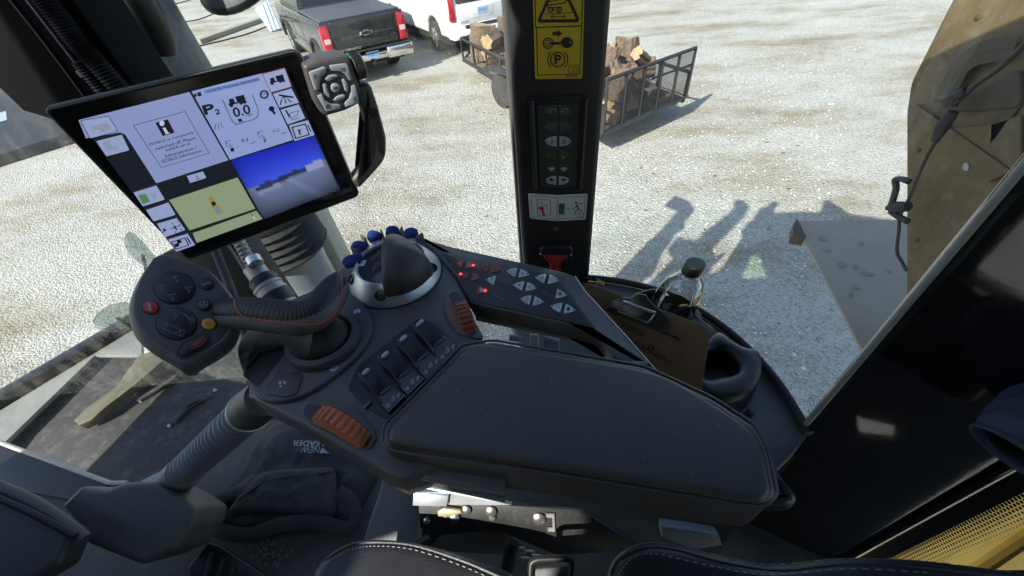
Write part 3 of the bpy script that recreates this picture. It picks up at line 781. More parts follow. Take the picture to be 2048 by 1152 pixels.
t = MB(); t.lathe(axis[0], ax, [(0.0234, 0.0271), (0.0238, 0.0279), (0.0238, 0.0303), (0.0234, 0.0312)], 24); t.lathe(axis[0], ax, [(0.0267, 0.0336), (0.0267, 0.0443)], 24, c0=False, c1=False)
t.lathe(axis[0], ax, [(0.0299, 0.0705), (0.0299, 0.0943)], 24, c0=False, c1=False); t.build('collar', M['black'], pg_)
t = MB(); t.lathe(PD(505, 515, .785), ax+V((0, -.03, .02)), [(0.0082, 0.0000), (0.0139, 0.0016), (0.0139, 0.0164), (0.0066, 0.0180)], 16); t.build('cap', M['steel'], pg_)
pdk = Pl(EYE+V((0, .84, 0)), (0, -1, .3), (1, 0, 0))
bx = empty('junction_box', pdk.P(430, 560), 'dark dusty junction box behind the joystick head', 'box')
t = MB(); t.slab(pdk, rnd([(300, 520), (440, 455), (480, 480), (590, 640), (520, 680), (420, 640)], 6), 0, -.06, .004, 2); t.build('casing', M['blackmat'], bx)
t = MB(); t.stroke(pdk, [(452, 478), (470, 505), (520, 585), (545, 630)], .003, .003); t.tube([pdk.P(*q, .004) for q in ((452, 478), (470, 505), (520, 585), (545, 630))], .003, 6); t.build('seam', M['dullsteel'], bx)
for i, (q, lab) in enumerate((([(248, 480), (268, 466), (330, 540), (312, 548), (262, 512)], 'pale rounded disc standing for a reflection below the display corner'), ([(186, 640), (215, 612), (262, 606), (300, 640), (240, 664), (200, 660)], 'pale rounded disc standing for a reflection beside the joystick head'))):
    ql = Pl(PD(260, 560, 1.5), (.35, -.6, .7), (1, 0, 0)); t = MB(); t.slab(ql, spl(q, 4), .004, -.004, .003, 2)
    qc = (sum(a for a, b in q)/len(q), sum(b for a, b in q)/len(q)); t.tube([ql.P(*qc, -.004), PZ(330, 690, -1.40)], .006, 6, 1)
    o_ = t.build('reflection_disc', [pane_mat('hazy_reflection%d' % i, (.62, .68, .66), .5, .05, 20), M['black']]); tag(o_, lab, 'lamp')  # pale discs put in for mirror reflections, stalks added
# grey deck at far left
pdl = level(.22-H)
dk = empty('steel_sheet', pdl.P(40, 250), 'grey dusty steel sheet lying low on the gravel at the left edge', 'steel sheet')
t = MB(); t.slab(pdl, [(-420, 120), (30, 150), (85, 205), (150, 262), (-40, 320), (-420, 430)], 0, -.2, .02, 2); t.build('plate', mat('shaded_steel_sheet', (.040, .048, .052), .7, var=.3, dust=.6, dustcol=(.12, .13, .13), streak=9, spec=.15), dk)  # sheet put in for a shaded grey area, shade kept in its base
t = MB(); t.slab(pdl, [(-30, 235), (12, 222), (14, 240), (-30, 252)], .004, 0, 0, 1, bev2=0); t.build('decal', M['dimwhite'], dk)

# ---- front wheel, mudguard and step below the cab glass at lower left
z2 = zt(0, 640, 3.389)
mg = empty('mudguard', PZ(130, 760, -1.5), 'dusty dark front mudguard with pale rim and black rubber edge at lower left', 'mudguard')
pm = level(-1.42)
t = MB(); t.slab(pm, [z2(-500, 850), z2(-140, 620), z2(870, 50), z2(960, 60), z2(960, 240), z2(640, 240), z2(30, 830), z2(-100, 1000)], 0, -.02, .004, 2); t.build('rim_sheet', mat('pale_dusty_sheet', (.19, .20, .18), .7, var=.2, dust=.6, dustcol=(.29, .30, .27), streak=30), mg)
t = MB(); A = PZ(-60, 836, -1.40); B = PZ(300, 622, -1.40); d = (B-A).normalized(); s_ = d.cross(V((0, 0, 1)))
t.box((A+B)/2, d*((B-A).length/2), s_*.032, V((0, 0, .03)), .01); t.build('edge_rubber', M['black'], mg)
pch = level(-1.47)
t = MB(); t.slab(pch, [z2(20, 840), z2(330, 530), z2(520, 345), z2(640, 232), z2(965, 236), z2(1150, 150), z2(1700, 60), z2(2100, 700), z2(1500, 1300), z2(700, 1200)], 0, -.12, .012, 2); t.build('rubber_apron', M['rubber'], mg)
t = MB(); t.slab(pch, [z2(920, 470), z2(1010, 400), z2(1240, 290), z2(1300, 330), z2(1230, 400), z2(1030, 520), z2(960, 560)], .02, 0, .008, 2); t.slab(pch, [z2(1170, 690), z2(1240, 630), z2(1330, 560), z2(1430, 515), z2(1440, 530), z2(1300, 600), z2(1210, 705)], .02, 0, .006, 2)
t.build('bracing', M['rubber'], mg)
for q, a in (((958, 545), .013), ((1462, 480), .009), ((1152, 720), .008)):
    t = MB(); c = pch.P(*z2(*q), .004); t.box(c, V((a, -a*.4, 0)), V((a*.3, a*.6, 0)), V((0, 0, .004)), .002); t.build('bolt', M['dullsteel'], mg)
sp_ = empty('wheel_strut', PZ(250, 780, -1.40), 'khaki steel strut lying across the dark mudguard', 'strut')
pst = Pl(PZ(250, 780, -1.40), (.1, -.25, 1), (1, 0, 0))
t = MB(); t.slab(pst, [z2(525, 690), z2(600, 610), z2(800, 470), z2(960, 250), z2(1080, 210), z2(1120, 290), z2(960, 430), z2(740, 600), z2(640, 690), z2(560, 725)], .02, -.03, .006, 2); t.build('bar', mat('khaki_paint', (.085, .082, .052), .7, dust=.6, dustcol=(.22, .21, .17), streak=20), sp_)

# ---- things lying at the far left of the yard
for i, pts in enumerate(([(320, 52), (360, 45), (400, 38), (440, 22), (470, 14)], [(330, 112), (350, 108), (400, 92), (450, 80), (500, 66), (540, 50)], [(300, 30), (345, 10), (380, 0), (400, -10)])):
    t = MB(); t.tube([PG(x, y, .02) for x, y in spl(pts, 4, False)], .022, 6)
    tag(t.build('rubber_hose', M['black']), ['black hose on the gravel reaching from the column towards the metal channel', 'black hose lying nearest the display on the gravel', 'short black hose at the top edge of the gravel'][i], 'hose')
cp = empty('metal_channel', PG(545, 60, 0), 'pale folded sheet metal channel standing beside the pickup', 'metal channel')
zc = zt(480, 0, 3.793)
pcn = Pl(PG(548, 64, 0), (.25, -1, .15), (1, 0, 0))
t = MB(); t.slab(pcn, [zc(180, 20), zc(215, 0), zc(305, 215), zc(250, 235), zc(160, 40)], .0, -.10, .01, 1); t.slab(pcn, [zc(120, 60), zc(160, 40), zc(250, 235), zc(230, 245), zc(110, 75)], -.02, -.10, .01, 1)
for q in ((195, 12), (168, 32)):
    t.tube([pcn.P(*zc(q[0], q[1]), .015), pcn.P(*zc(q[0]+75, q[1]+205), .015)], .02, 6)
t.build('sheet', mat('blue_grey_zinc', (.55, .60, .64), .35, .5, var=.15), cp)
wb = empty('wood_beam', PG(490, 60, 0), 'weathered grey timber beam lying on gravel left of the pickup', 'timber')
t = MB(); A, B = PG(395, 84, .08), PG(520, 40, .08); d = (B-A).normalized(); t.box((A+B)/2, d*((B-A).length/2), d.cross(UPW)*.16, V((0, 0, .08)), .02); t.build('beam', mat('weathered_timber', (.30, .27, .20), .85, vs=20), wb)
# round lamp at the top edge
lm = empty('round_work_lamp', PD(475, -10, .95), 'grey round work lamp at the top edge outside the glass', 'lamp')
t = MB(); t.lathe(PD(470, -34, .95), (.15, .5, -1), [(.02, -.05), (.07, -.03), (.088, 0), (.085, .012), (.07, .018), (.001, .02)], 28); t.build('housing', M['concretegrey'], lm)
t = MB(); t.lathe(PD(470, -34, .95), (.15, .5, -1), [(.088, -.004), (.0905, 0), (.0905, .008), (.086, .013)], 28, c0=False, c1=False); t.build('rim', M['black'], lm)
# ================================================================== DISPLAY
def quad_pose(c, wref):
    v = [V((p[0]-CX, -(p[1]-CY), F))/F for p in c]
    A = Matrix((-v[1], v[2], -v[3])).transposed(); s = A.inverted() @ (-v[0])
    P = [v[0], v[1]*s[0], v[2]*s[1], v[3]*s[2]]
    k = wref/(P[1]-P[0]).length
    Wd = lambda q: EYE+V((RTC.dot(q), FWC.dot(q), UPC.dot(q)))
    return [Wd(p*k) for p in P]
def resample(p, n):
    P = [V(q) for q in p]; N_ = len(P)
    L = [(P[(i+1) % N_]-P[i]).length for i in range(N_)]; T = sum(L); out = []; i = 0; acc = 0
    for k in range(n):
        t = T*k/n
        while i < N_-1 and acc+L[i] < t: acc += L[i]; i += 1
        out.append(tuple(P[i].lerp(P[(i+1) % N_], (t-acc)/max(L[i], 1e-9))))
    return out
def blob(mb, pl, poly, height, nr=7, nz=.0, m=0, px=True, pw=2.0, seed=1, base=0.0, fr_=9.0):
    """soft mound: concentric rings rising to a domed, rumpled middle"""
    from mathutils import noise
    p = [pl.hit(*q) for q in poly] if px else poly
    if area(p) < 0: p = p[::-1]
    c = V((sum(q[0] for q in p)/len(p), sum(q[1] for q in p)/len(p)))
    rs = [[pl.pt(q, -.004) for q in p]]
    for k in range(nr+1):
        f = 1-k/(nr+.6)
        h = height*(1-f**pw)
        r = []
        for q in p:
            u = c+(V(q)-c)*f
            z = h+nz*min(1, (1-f)*5+.15)*noise.fractal(V((u.x*fr_+seed, u.y*fr_, seed*.37)), .8, 2.1, 4)
            r.append(pl.pt(u, z+base))
        rs.append(r)
    mb.rings(rs, m, True, False, True); return mb
mc = quad_pose([(85, 220), (600, 97), (720, 390), (376, 520)], .27)
u_ = (mc[1]-mc[0]).normalized(); w_ = (mc[3]-mc[0]); n_ = u_.cross(w_).normalized()
if n_.dot(EYE-mc[0]) < 0: n_ = -n_
pm_ = Pl(mc[0], n_, u_)
z1 = zt(0, 80, 2.56)
dsp = empty('display_terminal', (mc[3]+mc[2])/2, 'large black touch display with lit screen, keypad and carrying handle at left', 'display')
t = MB(); t.slab(pm_, rnd([(85, 219), (600, 97), (721, 391), (376, 521)], [16, 22, 14, 14], 6), 0, -.030, .002, 4, 0, .026); t.build('housing', M['black'], dsp)
t = MB()
hz = [V(pm_.hit(*q)) for q in rnd([(85, 219), (600, 97), (721, 391), (376, 521)], [16, 22, 14, 14], 6)]
ri = inset([tuple(q) for q in (hz if area(hz) > 0 else hz[::-1])], .0012)
t.tube([pm_.pt(q, .0004) for q in ri], .0009, 6, closed=True); t.build('edge_bead', M['plastic'], dsp)
t = MB(); t.fill(pm_, rnd([(100, 222), (592, 108), (708, 385), (380, 508)], 8), .0009); t.build('front_glass', mat('display_glass_black', (.006, .006, .007), .12, rvar=.02, dust=.05), dsp)
E_ = dict(bg=glow('screen_lilac', (.40, .50, .92), 0.250), dk=glow('screen_dark', (.010, .013, .018), 0.420), gr=glow('screen_green', (.42, .52, .33), 0.231),
          ik=glow('screen_ink', (.008, .010, .020), 0.420), bl=glow('screen_blue', (.22, .34, .80), 0.252), rd=glow('screen_red', (.42, .09, .10), 0.252), gy=glow('screen_grey', (.40, .45, .62), 0.252),
          bd=glow('screen_button', (.44, .53, .86), 0.255), gn=glow('screen_leaf', (.14, .34, .14), 0.252), ye=glow('screen_yellow', (.55, .40, .06), 0.210), wh=glow('screen_white', (.7, .75, .9), 0.294), bp=glow('screen_lavender', (.38, .45, .84), 0.250))
scr = MB(); KEY = list(E_); K = {k: i for i, k in enumerate(KEY)}
scr.fill(pm_, [z1(400, 405), z1(1460, 140), z1(1743, 764), z1(900, 1080)], .0014, K['dk'])
hh_ = .0018
scr.fill(pm_, [z1(402, 407), z1(968, 263), z1(1168, 612), z1(800, 730), z1(640, 480), z1(615, 470), z1(440, 500)], hh_, K['bp'])
scr.fill(pm_, [z1(980, 260), z1(1340, 168), z1(1500, 508), z1(1176, 610)], hh_, K['bg'])
screen = scr.build('screen', [E_[k] for k in KEY], dsp, 10)
s2 = MB(); h2 = .0022
def fl(pts, k, h=h2): s2.fill(pm_, [z1(*q) for q in pts], h, K[k])
def ln(pts, w=.0006, k='ik', closed=False, h=.0026): s2.stroke(pm_, [z1(*q) for q in pts], w, h, K[k], closed)
def tx(body, a, b, c, k='ik', grow=0.0): letter(s2, pm_, body, z1(*a), z1(*b), z1(*c), .0027, K[k], grow)
# info box
ln([(682, 432), (945, 362), (1070, 575), (825, 648)], .0006, closed=True)
fl([(795, 420), (858, 402), (893, 470), (832, 488)], 'ik')
s2.fill(pm_, ell(*z1(828, 422), 5, 5.5, 14), .0026, K['wh']); s2.stroke(pm_, [z1(838, 444), z1(852, 470)], .0028, .0026, K['wh']); s2.stroke(pm_, [z1(845, 476), z1(866, 470)], .0012, .0026, K['wh'])
for body, a, b in (('ISOBUS is completely', (768, 540), (993, 477)), ('switched off. Please', (797, 561), (1002, 502)), ('switch on in', (850, 567), (975, 531)), ('Administration /', (845, 599), (1006, 553)), ('ISOBUS Information.', (832, 625), (1037, 567))):
    dx, dy = (b[0]-a[0]), (b[1]-a[1]); tx(body, a, b, (a[0]-7, a[1]-16), grow=.00003)
# status area
fl([(1040, 255), (1322, 188), (1328, 205), (1048, 274)], 'bl')
tx('13:55:50 Thursday 10/23/2025', (1062, 268), (1325, 205), (1056, 253), grow=.00003)
def truck(cx, cy, s, k='ik'):
    dx = V((.97, -.245)); dy = V((.42, .91))
    q = lambda pts: [(cx+(dx.x*x+dy.x*y)*s, cy+(dx.y*x+dy.y*y)*s) for x, y in pts]
    fl(q([(-.5, -.02), (-.42, -.02), (-.38, -.25), (-.12, -.25), (-.12, .02), (.0, .02), (.0, -.3), (.52, -.3), (.46, .1), (-.5, .1)]), k, .0026)
    for x in (-.38, .18, .38):
        fl([(cx+dx.x*x*s+dy.x*.12*s+math.cos(a*.63)*.11*s, cy+dx.y*x*s+dy.y*.12*s+math.sin(a*.63)*.10*s) for a in range(10)], k, .0027)
truck(1010, 278, 42); truck(1212, 312, 92)
tx('P', (1050, 378), (1100, 365), (1034, 334), grow=.0007); tx('2', (1104, 378), (1126, 372), (1097, 353), grow=.0003)
ln([(1138, 302), (1185, 408), (1205, 428), (1300, 402), (1318, 385), (1320, 355), (1290, 275)], .0008)
tx('0.0', (1200, 392), (1283, 370), (1185, 346), grow=.0004); tx('mph', (1256, 391), (1291, 381), (1254, 380), grow=.00008)
fl([(1215, 402), (1232, 397), (1240, 412), (1223, 417)], 'ik', .0026)
s2.stroke(pm_, ell(*z1(1350, 275), 7.2, 7.0, 16), .0016, .0026, K['ik'], True)
for a in range(12):
    x, y = z1(1350, 275); s2.fill(pm_, ell(x+8.6*math.cos(a*.5236), y+8.4*math.sin(a*.5236), 1.3, 1.3, 6), .0027, K['ik'])
tx('AUTO', (1337, 280), (1365, 273), (1335, 271), grow=.00005)
s2.fill(pm_, ell(*z1(1388, 348), 6, 5.5, 10), .0026, K['ik']); ln([(1388, 350), (1405, 375)], .003)
ln([(1098, 458), (1104, 422)], .0006); ln([(1118, 453), (1116, 420)], .0006); ln([(1140, 447), (1126, 418)], .0006)
for cx, cy, nb, bx, val, mp in ((1170, 527, '1', (1200, 505, 1290, 480), '9.3', (1283, 530)), (1335, 478, '2', (1360, 455, 1440, 432), '11.2', (1440, 480))):
    s2.stroke(pm_, ell(*z1(cx, cy), 7, 6.5, 12, 0, .6, 5.4), .0006, .0026, K['ik']); ln([(cx-22, cy-12), (cx+18, cy+14)], .0006)
    tx(nb, (cx+12, cy+40), (cx+27, cy+36), (cx+8, cy+24), grow=.0003)
    ln([(bx[0], bx[1]), (bx[2], bx[3]), (bx[2]+16, bx[3]+32), (bx[0]+16, bx[1]+34)], .0004, 'gy', True)
    tx(val, (bx[0]+38, bx[1]+16), (bx[0]+70, bx[1]+7), (bx[0]+33, bx[1]+1), grow=.00008)
    tx('mph', mp, (mp[0]+24, mp[1]-7), (mp[0]-3, mp[1]-10), grow=.00006)
# key column right and left
for q, bc in (([(1340, 170), (1455, 140), (1490, 235), (1385, 265)], 'rd'), ([(1392, 270), (1490, 242), (1530, 318), (1428, 345)], 'ik'), ([(1432, 352), (1528, 324), (1562, 398), (1470, 430)], 'ik'), ([(1475, 432), (1575, 405), (1610, 483), (1505, 515)], 'ik')):
    fl(q, 'bd', .0023); ln(q, .0008, bc, True)
truck(1416, 203, 78)
ln([(1425, 278), (1500, 290)], .0022); ln([(1440, 292), (1470, 285)], .0016); ln([(1440, 300), (1432, 328)], .0014); ln([(1455, 298), (1462, 322)], .0014); ln([(1468, 296), (1490, 316)], .0014)
ln([(1460, 355), (1480, 390)], .002); ln([(1478, 372), (1525, 358), (1520, 380), (1486, 398), (1478, 372)], .0007); ln([(1485, 407), (1530, 394)], .0007)
ln([(1493, 443), (1560, 426), (1580, 480), (1512, 500)], .0016, closed=True); ln([(1527, 455), (1535, 482)], .0022); ln([(1518, 455), (1530, 463), (1541, 450)], .001); ln([(1572, 430), (1590, 465)], .0016)
for q in ([(412, 408), (556, 384), (604, 462), (462, 500)], [(490, 512), (624, 478), (664, 560), (544, 592)], [(680, 775), (800, 738), (845, 812), (730, 848)], [(745, 865), (862, 825), (900, 890), (785, 925)], [(800, 935), (905, 905), (950, 968), (845, 1005)], [(858, 1015), (960, 985), (1000, 1045), (900, 1080)]):
    fl(q, 'bd', .0023); ln(rnd(q, 8, 3), .0006, 'ik', True)
fl([(462, 440), (548, 418), (572, 450), (520, 470), (505, 455), (475, 462)], 'gy', .0026); fl([(520, 520), (560, 510), (575, 540), (600, 535), (610, 550), (548, 562)], 'gy', .0026)
fl([(706, 790), (745, 780), (768, 820), (730, 835)], 'gn', .0026); fl([(765, 780), (792, 772), (806, 805), (782, 812)], 'gy', .0026)
s2.stroke(pm_, ell(*z1(822, 872), 11, 10, 16), .0006, .0026, K['gy'], True)
fl([(834, 958), (852, 966), (836, 982)], 'ik', .0026)
for a, b in (((880, 930), (900, 985)), ((905, 915), (930, 970))):
    for f in (0, .4, .8): ln([(a[0]+(b[0]-a[0])*f, a[1]+(b[1]-a[1])*f), (a[0]+(b[0]-a[0])*(f+.2), a[1]+(b[1]-a[1])*(f+.2))], .0008)
ln([(868, 962), (925, 944)], .0009); ln([(890, 944), (904, 968)], .0016)
ln([(876, 1030), (945, 1008), (965, 1045), (900, 1066)], .0014, closed=True); fl([(890, 1040), (905, 1035), (905, 1022), (925, 1018), (930, 1030), (915, 1038), (918, 1050), (897, 1057)], 'ik', .0026); ln([(955, 1003), (975, 1038)], .0016)
# map views
fl([(865, 815), (1215, 700), (1305, 860), (970, 970)], 'gr'); fl([(985, 985), (1310, 870), (1343, 912), (1006, 1034)], 'gr')
fl([(955, 692), (1038, 669), (1055, 702), (972, 728)], 'bd'); ln([(1003, 688), (1012, 706)], .0007); ln([(1000, 710), (1022, 703)], .0007)
fl([(1066, 800), (1084, 795), (1108, 845), (1085, 855)], 'ye', .0026); fl([(1090, 850), (1118, 842), (1138, 880), (1110, 890)], 'ye', .0026); fl([(1098, 852), (1112, 848), (1130, 882), (1118, 886)], 'bl', .0027); fl([(1078, 826), (1098, 820), (1106, 838), (1088, 846)], 'ik', .0027)
ln([(1282, 882), (1292, 897)], .0016, 'rd'); ln([(1294, 899), (1304, 914)], .0016, 'wh')
s2.build('display_symbols', [E_[k] for k in KEY], screen, 10)
# camera view: blue sky grading to grey road
cv = MB(); c4 = [V(pm_.hit(*z1(*q))) for q in ((1180, 612), (1608, 487), (1735, 762), (1350, 914))]
nx, ny = 54, 36
cvm = []
def camcol(u, v):
    vig = max(0, 1-((u-.52)/.60)**6)*max(0, 1-((v-.42)/.66)**4)
    hz = .44-.06*(u-.5)
    if v < hz: c = V((.010, .020, .36)).lerp(V((.035, .065, .50)), (v/hz)**1.5)
    else:
        c = V((.115, .145, .25)).lerp(V((.045, .055, .10)), min(1, (v-hz)/.55))
        if abs((u-.45)-(v-hz)*.55) < .03+.05*(v-hz): c = c*1.22
    if .08 < u < .38 and hz+.0+abs(u-.24)*.28-.02 < v < hz+.15: c = V((.020, .028, .075)) if v < hz+.075 else V((.15, .17, .29))
    if .36 < u < .74 and hz-.01+.015*math.sin(u*40) < v < hz+.085: c = V((.014, .022, .060)) if v < hz+.06 else V((.07, .085, .16))
    if .73 < u < .96 and hz-.03 < v < hz+.09: c = V((.19, .22, .38))
    return c*max(.04, vig)*.95
for j in range(ny):
    for i in range(nx):
        pts = []
        for a, b in ((i, j), (i, j+1), (i+1, j+1), (i+1, j)):
            u, v = a/nx, b/ny
            q = (c4[0]*(1-u)+c4[1]*u)*(1-v)+(c4[3]*(1-u)+c4[2]*u)*v; pts.append(pm_.pt(q, .0022))
        cv.face(pts)
m_, nt_, b_ = nodes('camera_view'); at = N(nt_, 'ShaderNodeVertexColor'); at.layer_name = 'picture'
nt_.links.new(at.outputs[0], b_.inputs['Emission Color']); b_.inputs['Emission Strength'].default_value = .6; b_.inputs['Base Color'].default_value = (.01, .01, .012, 1); b_.inputs['Roughness'].default_value = .2
o_ = cv.build('camera_view', m_, screen, 10)
ca = o_.data.color_attributes.new('picture', 'FLOAT_COLOR', 'CORNER')
for j in range(ny):
    for i in range(nx):
        for k, (a, b) in enumerate(((i, j), (i, j+1), (i+1, j+1), (i+1, j))):
            c = camcol(a/nx, b/ny); ca.data[(j*nx+i)*4+k].color = (c.x, c.y, c.z, 1)
# keypad, knob and handle
zk = zt(600, 100, 3.84); pk_ = pm_.lift(.006)
t = MB(); t.slab(pk_, rnd([zk(12, 108), zk(120, 62), zk(300, 35), zk(360, 45), zk(388, 80), zk(424, 200), zk(455, 300), zk(440, 405), zk(330, 458), zk(190, 497), zk(150, 470), zk(95, 380)], 7), .008, -.025, .006, 4)
kp = t.build('keypad', M['plastic2'], dsp)
BT = [('?', [(52, 152), (168, 108), (184, 118), (186, 148), (150, 185), (134, 230), (134, 282), (98, 290)]), ('back', [(208, 100), (335, 84), (350, 95), (388, 212), (360, 215), (330, 170), (290, 145), (225, 140)]),
      ('home', [(116, 332), (152, 320), (175, 365), (220, 392), (290, 398), (300, 430), (185, 452)]), ('grid', [(372, 255), (405, 248), (440, 385), (335, 418), (325, 385), (365, 345), (375, 300)]),
      ('up', [(172, 205), (200, 175), (235, 167), (272, 172), (265, 195), (230, 205), (205, 222)]), ('right', [(300, 210), (318, 198), (345, 230), (355, 270), (345, 305), (325, 290), (318, 250)]),
      ('left', [(155, 240), (185, 238), (190, 270), (205, 310), (215, 325), (205, 345), (170, 310)]), ('down', [(240, 365), (260, 338), (295, 328), (315, 318), (335, 335), (310, 360), (275, 372)]), ('ok', ell(255, 270, 35, 35, 20))]
MKEY = mat('silver_key', (.33, .37, .42), .42, .15, var=.08)
for nm, q in BT:
    q = rnd([zk(*p) for p in q], 2.2, 2) if nm != 'ok' else [zk(*p) for p in q]
    t = MB(); t.slab(pk_, q, .0105, .007, .0010, 2, 0)
    S3 = lambda pts, w=.0008, m=1: t.stroke(pk_, [zk(*p) for p in pts], w, .0108, m)
    if nm == '?': letter(t, pk_, '?', zk(88, 200), zk(108, 196), zk(84, 170), .0108, 1, .0001)
    if nm == 'back': S3([(288, 124), (322, 119), (325, 135), (290, 141)])
    if nm == 'home': t.fill(pk_, [zk(*p) for p in ((178, 405), (195, 388), (213, 398), (212, 425), (200, 428), (196, 410), (190, 430), (180, 428))], .0108, 2)
    if nm == 'grid': t.fill(pk_, [zk(*p) for p in ((385, 340), (410, 334), (418, 364), (393, 372))], .0108, 2); S3([(397, 337), (405, 368)], .0005, 0); S3([(388, 356), (415, 350)], .0005, 0)
    if nm == 'ok': letter(t, pk_, 'OK', zk(237, 282), zk(272, 274), zk(234, 264), .0108, 1, .0002)
    if nm == 'up': S3([(218, 196), (226, 185), (236, 194)], .0005)
    if nm == 'down': S3([(282, 345), (293, 352), (300, 341)], .0005)
    if nm == 'left': S3([(188, 282), (180, 292), (192, 300)], .0005)
    if nm == 'right': S3([(325, 246), (334, 256), (327, 265)], .0005)
    t.build('button', [MKEY, M['ink'], M['green']], kp)
t = MB(); t.slab(pk_, rnd([zk(382, 58), zk(400, 52), zk(465, 245), zk(450, 262)], 2), .002, -.02, .002, 2); t.build('light_strip', M['green'], kp)
t = MB(); kc = [pk_.P(*zk(416, 148), -.008), pk_.P(*zk(498, 122), -.008)]; ax = (kc[1]-kc[0]); kr = (pk_.P(*zk(390, 55))-pk_.P(*zk(452, 258))).length/2*.97
pr_ = [(kr*.9, 0), (kr, .002), (kr, ax.length*.85), (kr*.8, ax.length)]
t.lathe(kc[0], ax, pr_, 36); kx = ax.normalized()
for k in range(36):
    a = k/36*6.283; a1 = V((1, 0, 0)); a1 = (a1-kx*a1.dot(kx)).normalized(); b1 = kx.cross(a1); d = a1*math.cos(a)+b1*math.sin(a)
    t.tube([kc[0]+d*kr+kx*.003, kc[0]+d*kr+kx*ax.length*.8], .0006, 4)
t.build('rotary_knob', M['black'], dsp)
t = MB(); t.slab(pk_, rnd([zk(*p) for p in ((430, 285), (465, 268), (525, 258), (552, 280), (605, 440), (668, 680), (664, 810), (640, 865), (580, 935), (450, 1075), (400, 1010), (410, 985), (500, 890), (545, 800), (545, 690), (470, 430), (425, 400))], 10, 5), .002, -.022, .007, 4, 0, .007)
hd = t.build('handle', M['plastic2'], dsp)
t = MB(); t.slab(pk_, rnd([zk(*p) for p in ((500, 450), (590, 440), (650, 690), (650, 800), (600, 795), (575, 680))], 6, 4), .0026, -.01, .001, 1); t.build('grip_inlay', M['black'], hd)
# bracket behind the display down to the console
t = MB(); t.tube([PD(420, 475, .72), PD(455, 560, .69), PZ(500, 690, -.44)], .007, 12); t.build('mounting_arm', M['blackmat'], dsp)

# ================================================================== JOYSTICK
zq = zt(240, 480, 3.938)
jo = PZ(355, 625, -.345)
jn = (V((0, 0, 1))*.75+(EYE-jo).normalized()*.75).normalized()
pj = Pl(jo, jn, (1, 0, 0))
ZC = -.42
joy = empty('joystick', PZ(640, 690, ZC), 'grey multifunction joystick with ribbed grip and round button cluster', 'joystick')
outer = spl([zq(*p) for p in ((286, 104), (290, 97), (300, 98), (420, 110), (560, 160), (680, 212), (765, 285), (825, 360), (880, 432), (925, 560), (915, 670), (860, 785), (740, 880), (600, 958), (505, 1022), (492, 1030), (478, 1024), (370, 952), (200, 850), (90, 740), (42, 610), (36, 500), (72, 370), (170, 220))], 5)
inner = spl([zq(*p) for p in ((300, 128), (425, 138), (560, 182), (680, 235), (760, 310), (818, 385), (868, 452), (905, 560), (892, 660), (840, 765), (725, 855), (600, 920), (500, 968), (385, 885), (262, 795), (165, 690), (122, 590), (120, 480), (150, 360), (215, 225))], 5)
outer = resample(outer, 110); inner = resample(inner, 110)
t = MB()
OP = [pj.hit(*p) for p in outer]; IP = [pj.hit(*p) for p in inner]
if area(OP) < 0: OP = OP[::-1]; IP = IP[::-1]
lerp = lambda a, b, f: [tuple(V(p)*(1-f)+V(q)*f) for p, q in zip(a, b)]
t.rings([[pj.pt(q, h) for q in r] for r, h in ((inset(OP, .02), -.052), (inset(OP, .006), -.045), (OP, -.025), (OP, -.012), (lerp(OP, IP, .45), -.0035), (lerp(OP, IP, .8), -.0006), (IP, .0005))], 0)
hd = t.build('head', M['plastic'], joy, 30)
t = MB(); t.slab(pj, [zq(*p) for p in spl([((x-470)*.965+470, (y-555)*.965+555) for x, y in ((300, 128), (425, 138), (560, 182), (680, 235), (760, 310), (818, 385), (862, 460), (885, 560), (875, 650), (830, 755), (725, 845), (600, 910), (500, 955), (385, 875), (262, 785), (165, 680), (122, 590), (120, 480), (150, 360), (215, 225))], 4)], .0014, -.002, .0006, 2)
t.build('face_plate', M['plastic2'], hd)
def jbtn(name, poly, mt, sym=None, h=.004, bev=.0012, mats=None):
    t = MB(); t.slab(pj, [zq(*p) for p in poly], h, .0, bev, 2, 0)
    if sym: sym(t, h+.0003)
    t.build(name, [mt, M['faint'], M['ink'], M['orange_line'], M['white']], joy)
def ring_(q): 
    t = MB(); t.stroke(pj, [zq(*p) for p in q], .0012, .0018, 0, True); t.build('button_ring', M['ink'], hd)
def sym4(t, h):
    for cx, cy, ang in ((452, 312, .15), (340, 385, -.9), (548, 395, .9), (422, 455, .1)):
        for a, b in (((-32, -12), (32, -16)), ((-4, -12), (2, 34)), ((-18, 6), (-30, -12)), ((12, 10), (12, 30))):
            t.stroke(pj, [zq(cx+a[0], cy+a[1]), zq(cx+b[0], cy+b[1])], .0008, h, 1)
def symL(t, h):
    for pts in ([(400, 560), (450, 585), (400, 590)], [(425, 605), (470, 590), (440, 640)], [(520, 600), (560, 640), (590, 610)], [(545, 660), (585, 640), (560, 680)], [(345, 690), (385, 670), (360, 720)], [(440, 745), (490, 720), (480, 760), (500, 770)]):
        t.stroke(pj, [zq(*p) for p in pts], .0008, h, 1)
    for pts in ([(385, 570), (440, 555), (600, 640), (590, 670)], [(325, 700), (350, 660), (520, 725), (500, 770), (330, 700)]): t.stroke(pj, [zq(*p) for p in pts], .0006, h, 1)
jbtn('rocker_disc', ell(435, 383, 158, 124, 40), M['black'], sym4, .0042); ring_(ell(435, 383, 166, 130, 40))
jbtn('rocker_disc', ell(450, 665, 156, 122, 40), M['black'], symL, .0042); ring_(ell(450, 665, 164, 129, 40))
jbtn('stop_button', ell(248, 537, 60, 50, 28), M['red'], lambda t, h: letter(t, pj, 'STOP', zq(262, 570), zq(255, 510), zq(240, 570), h, 4, .0001), .005, .002)
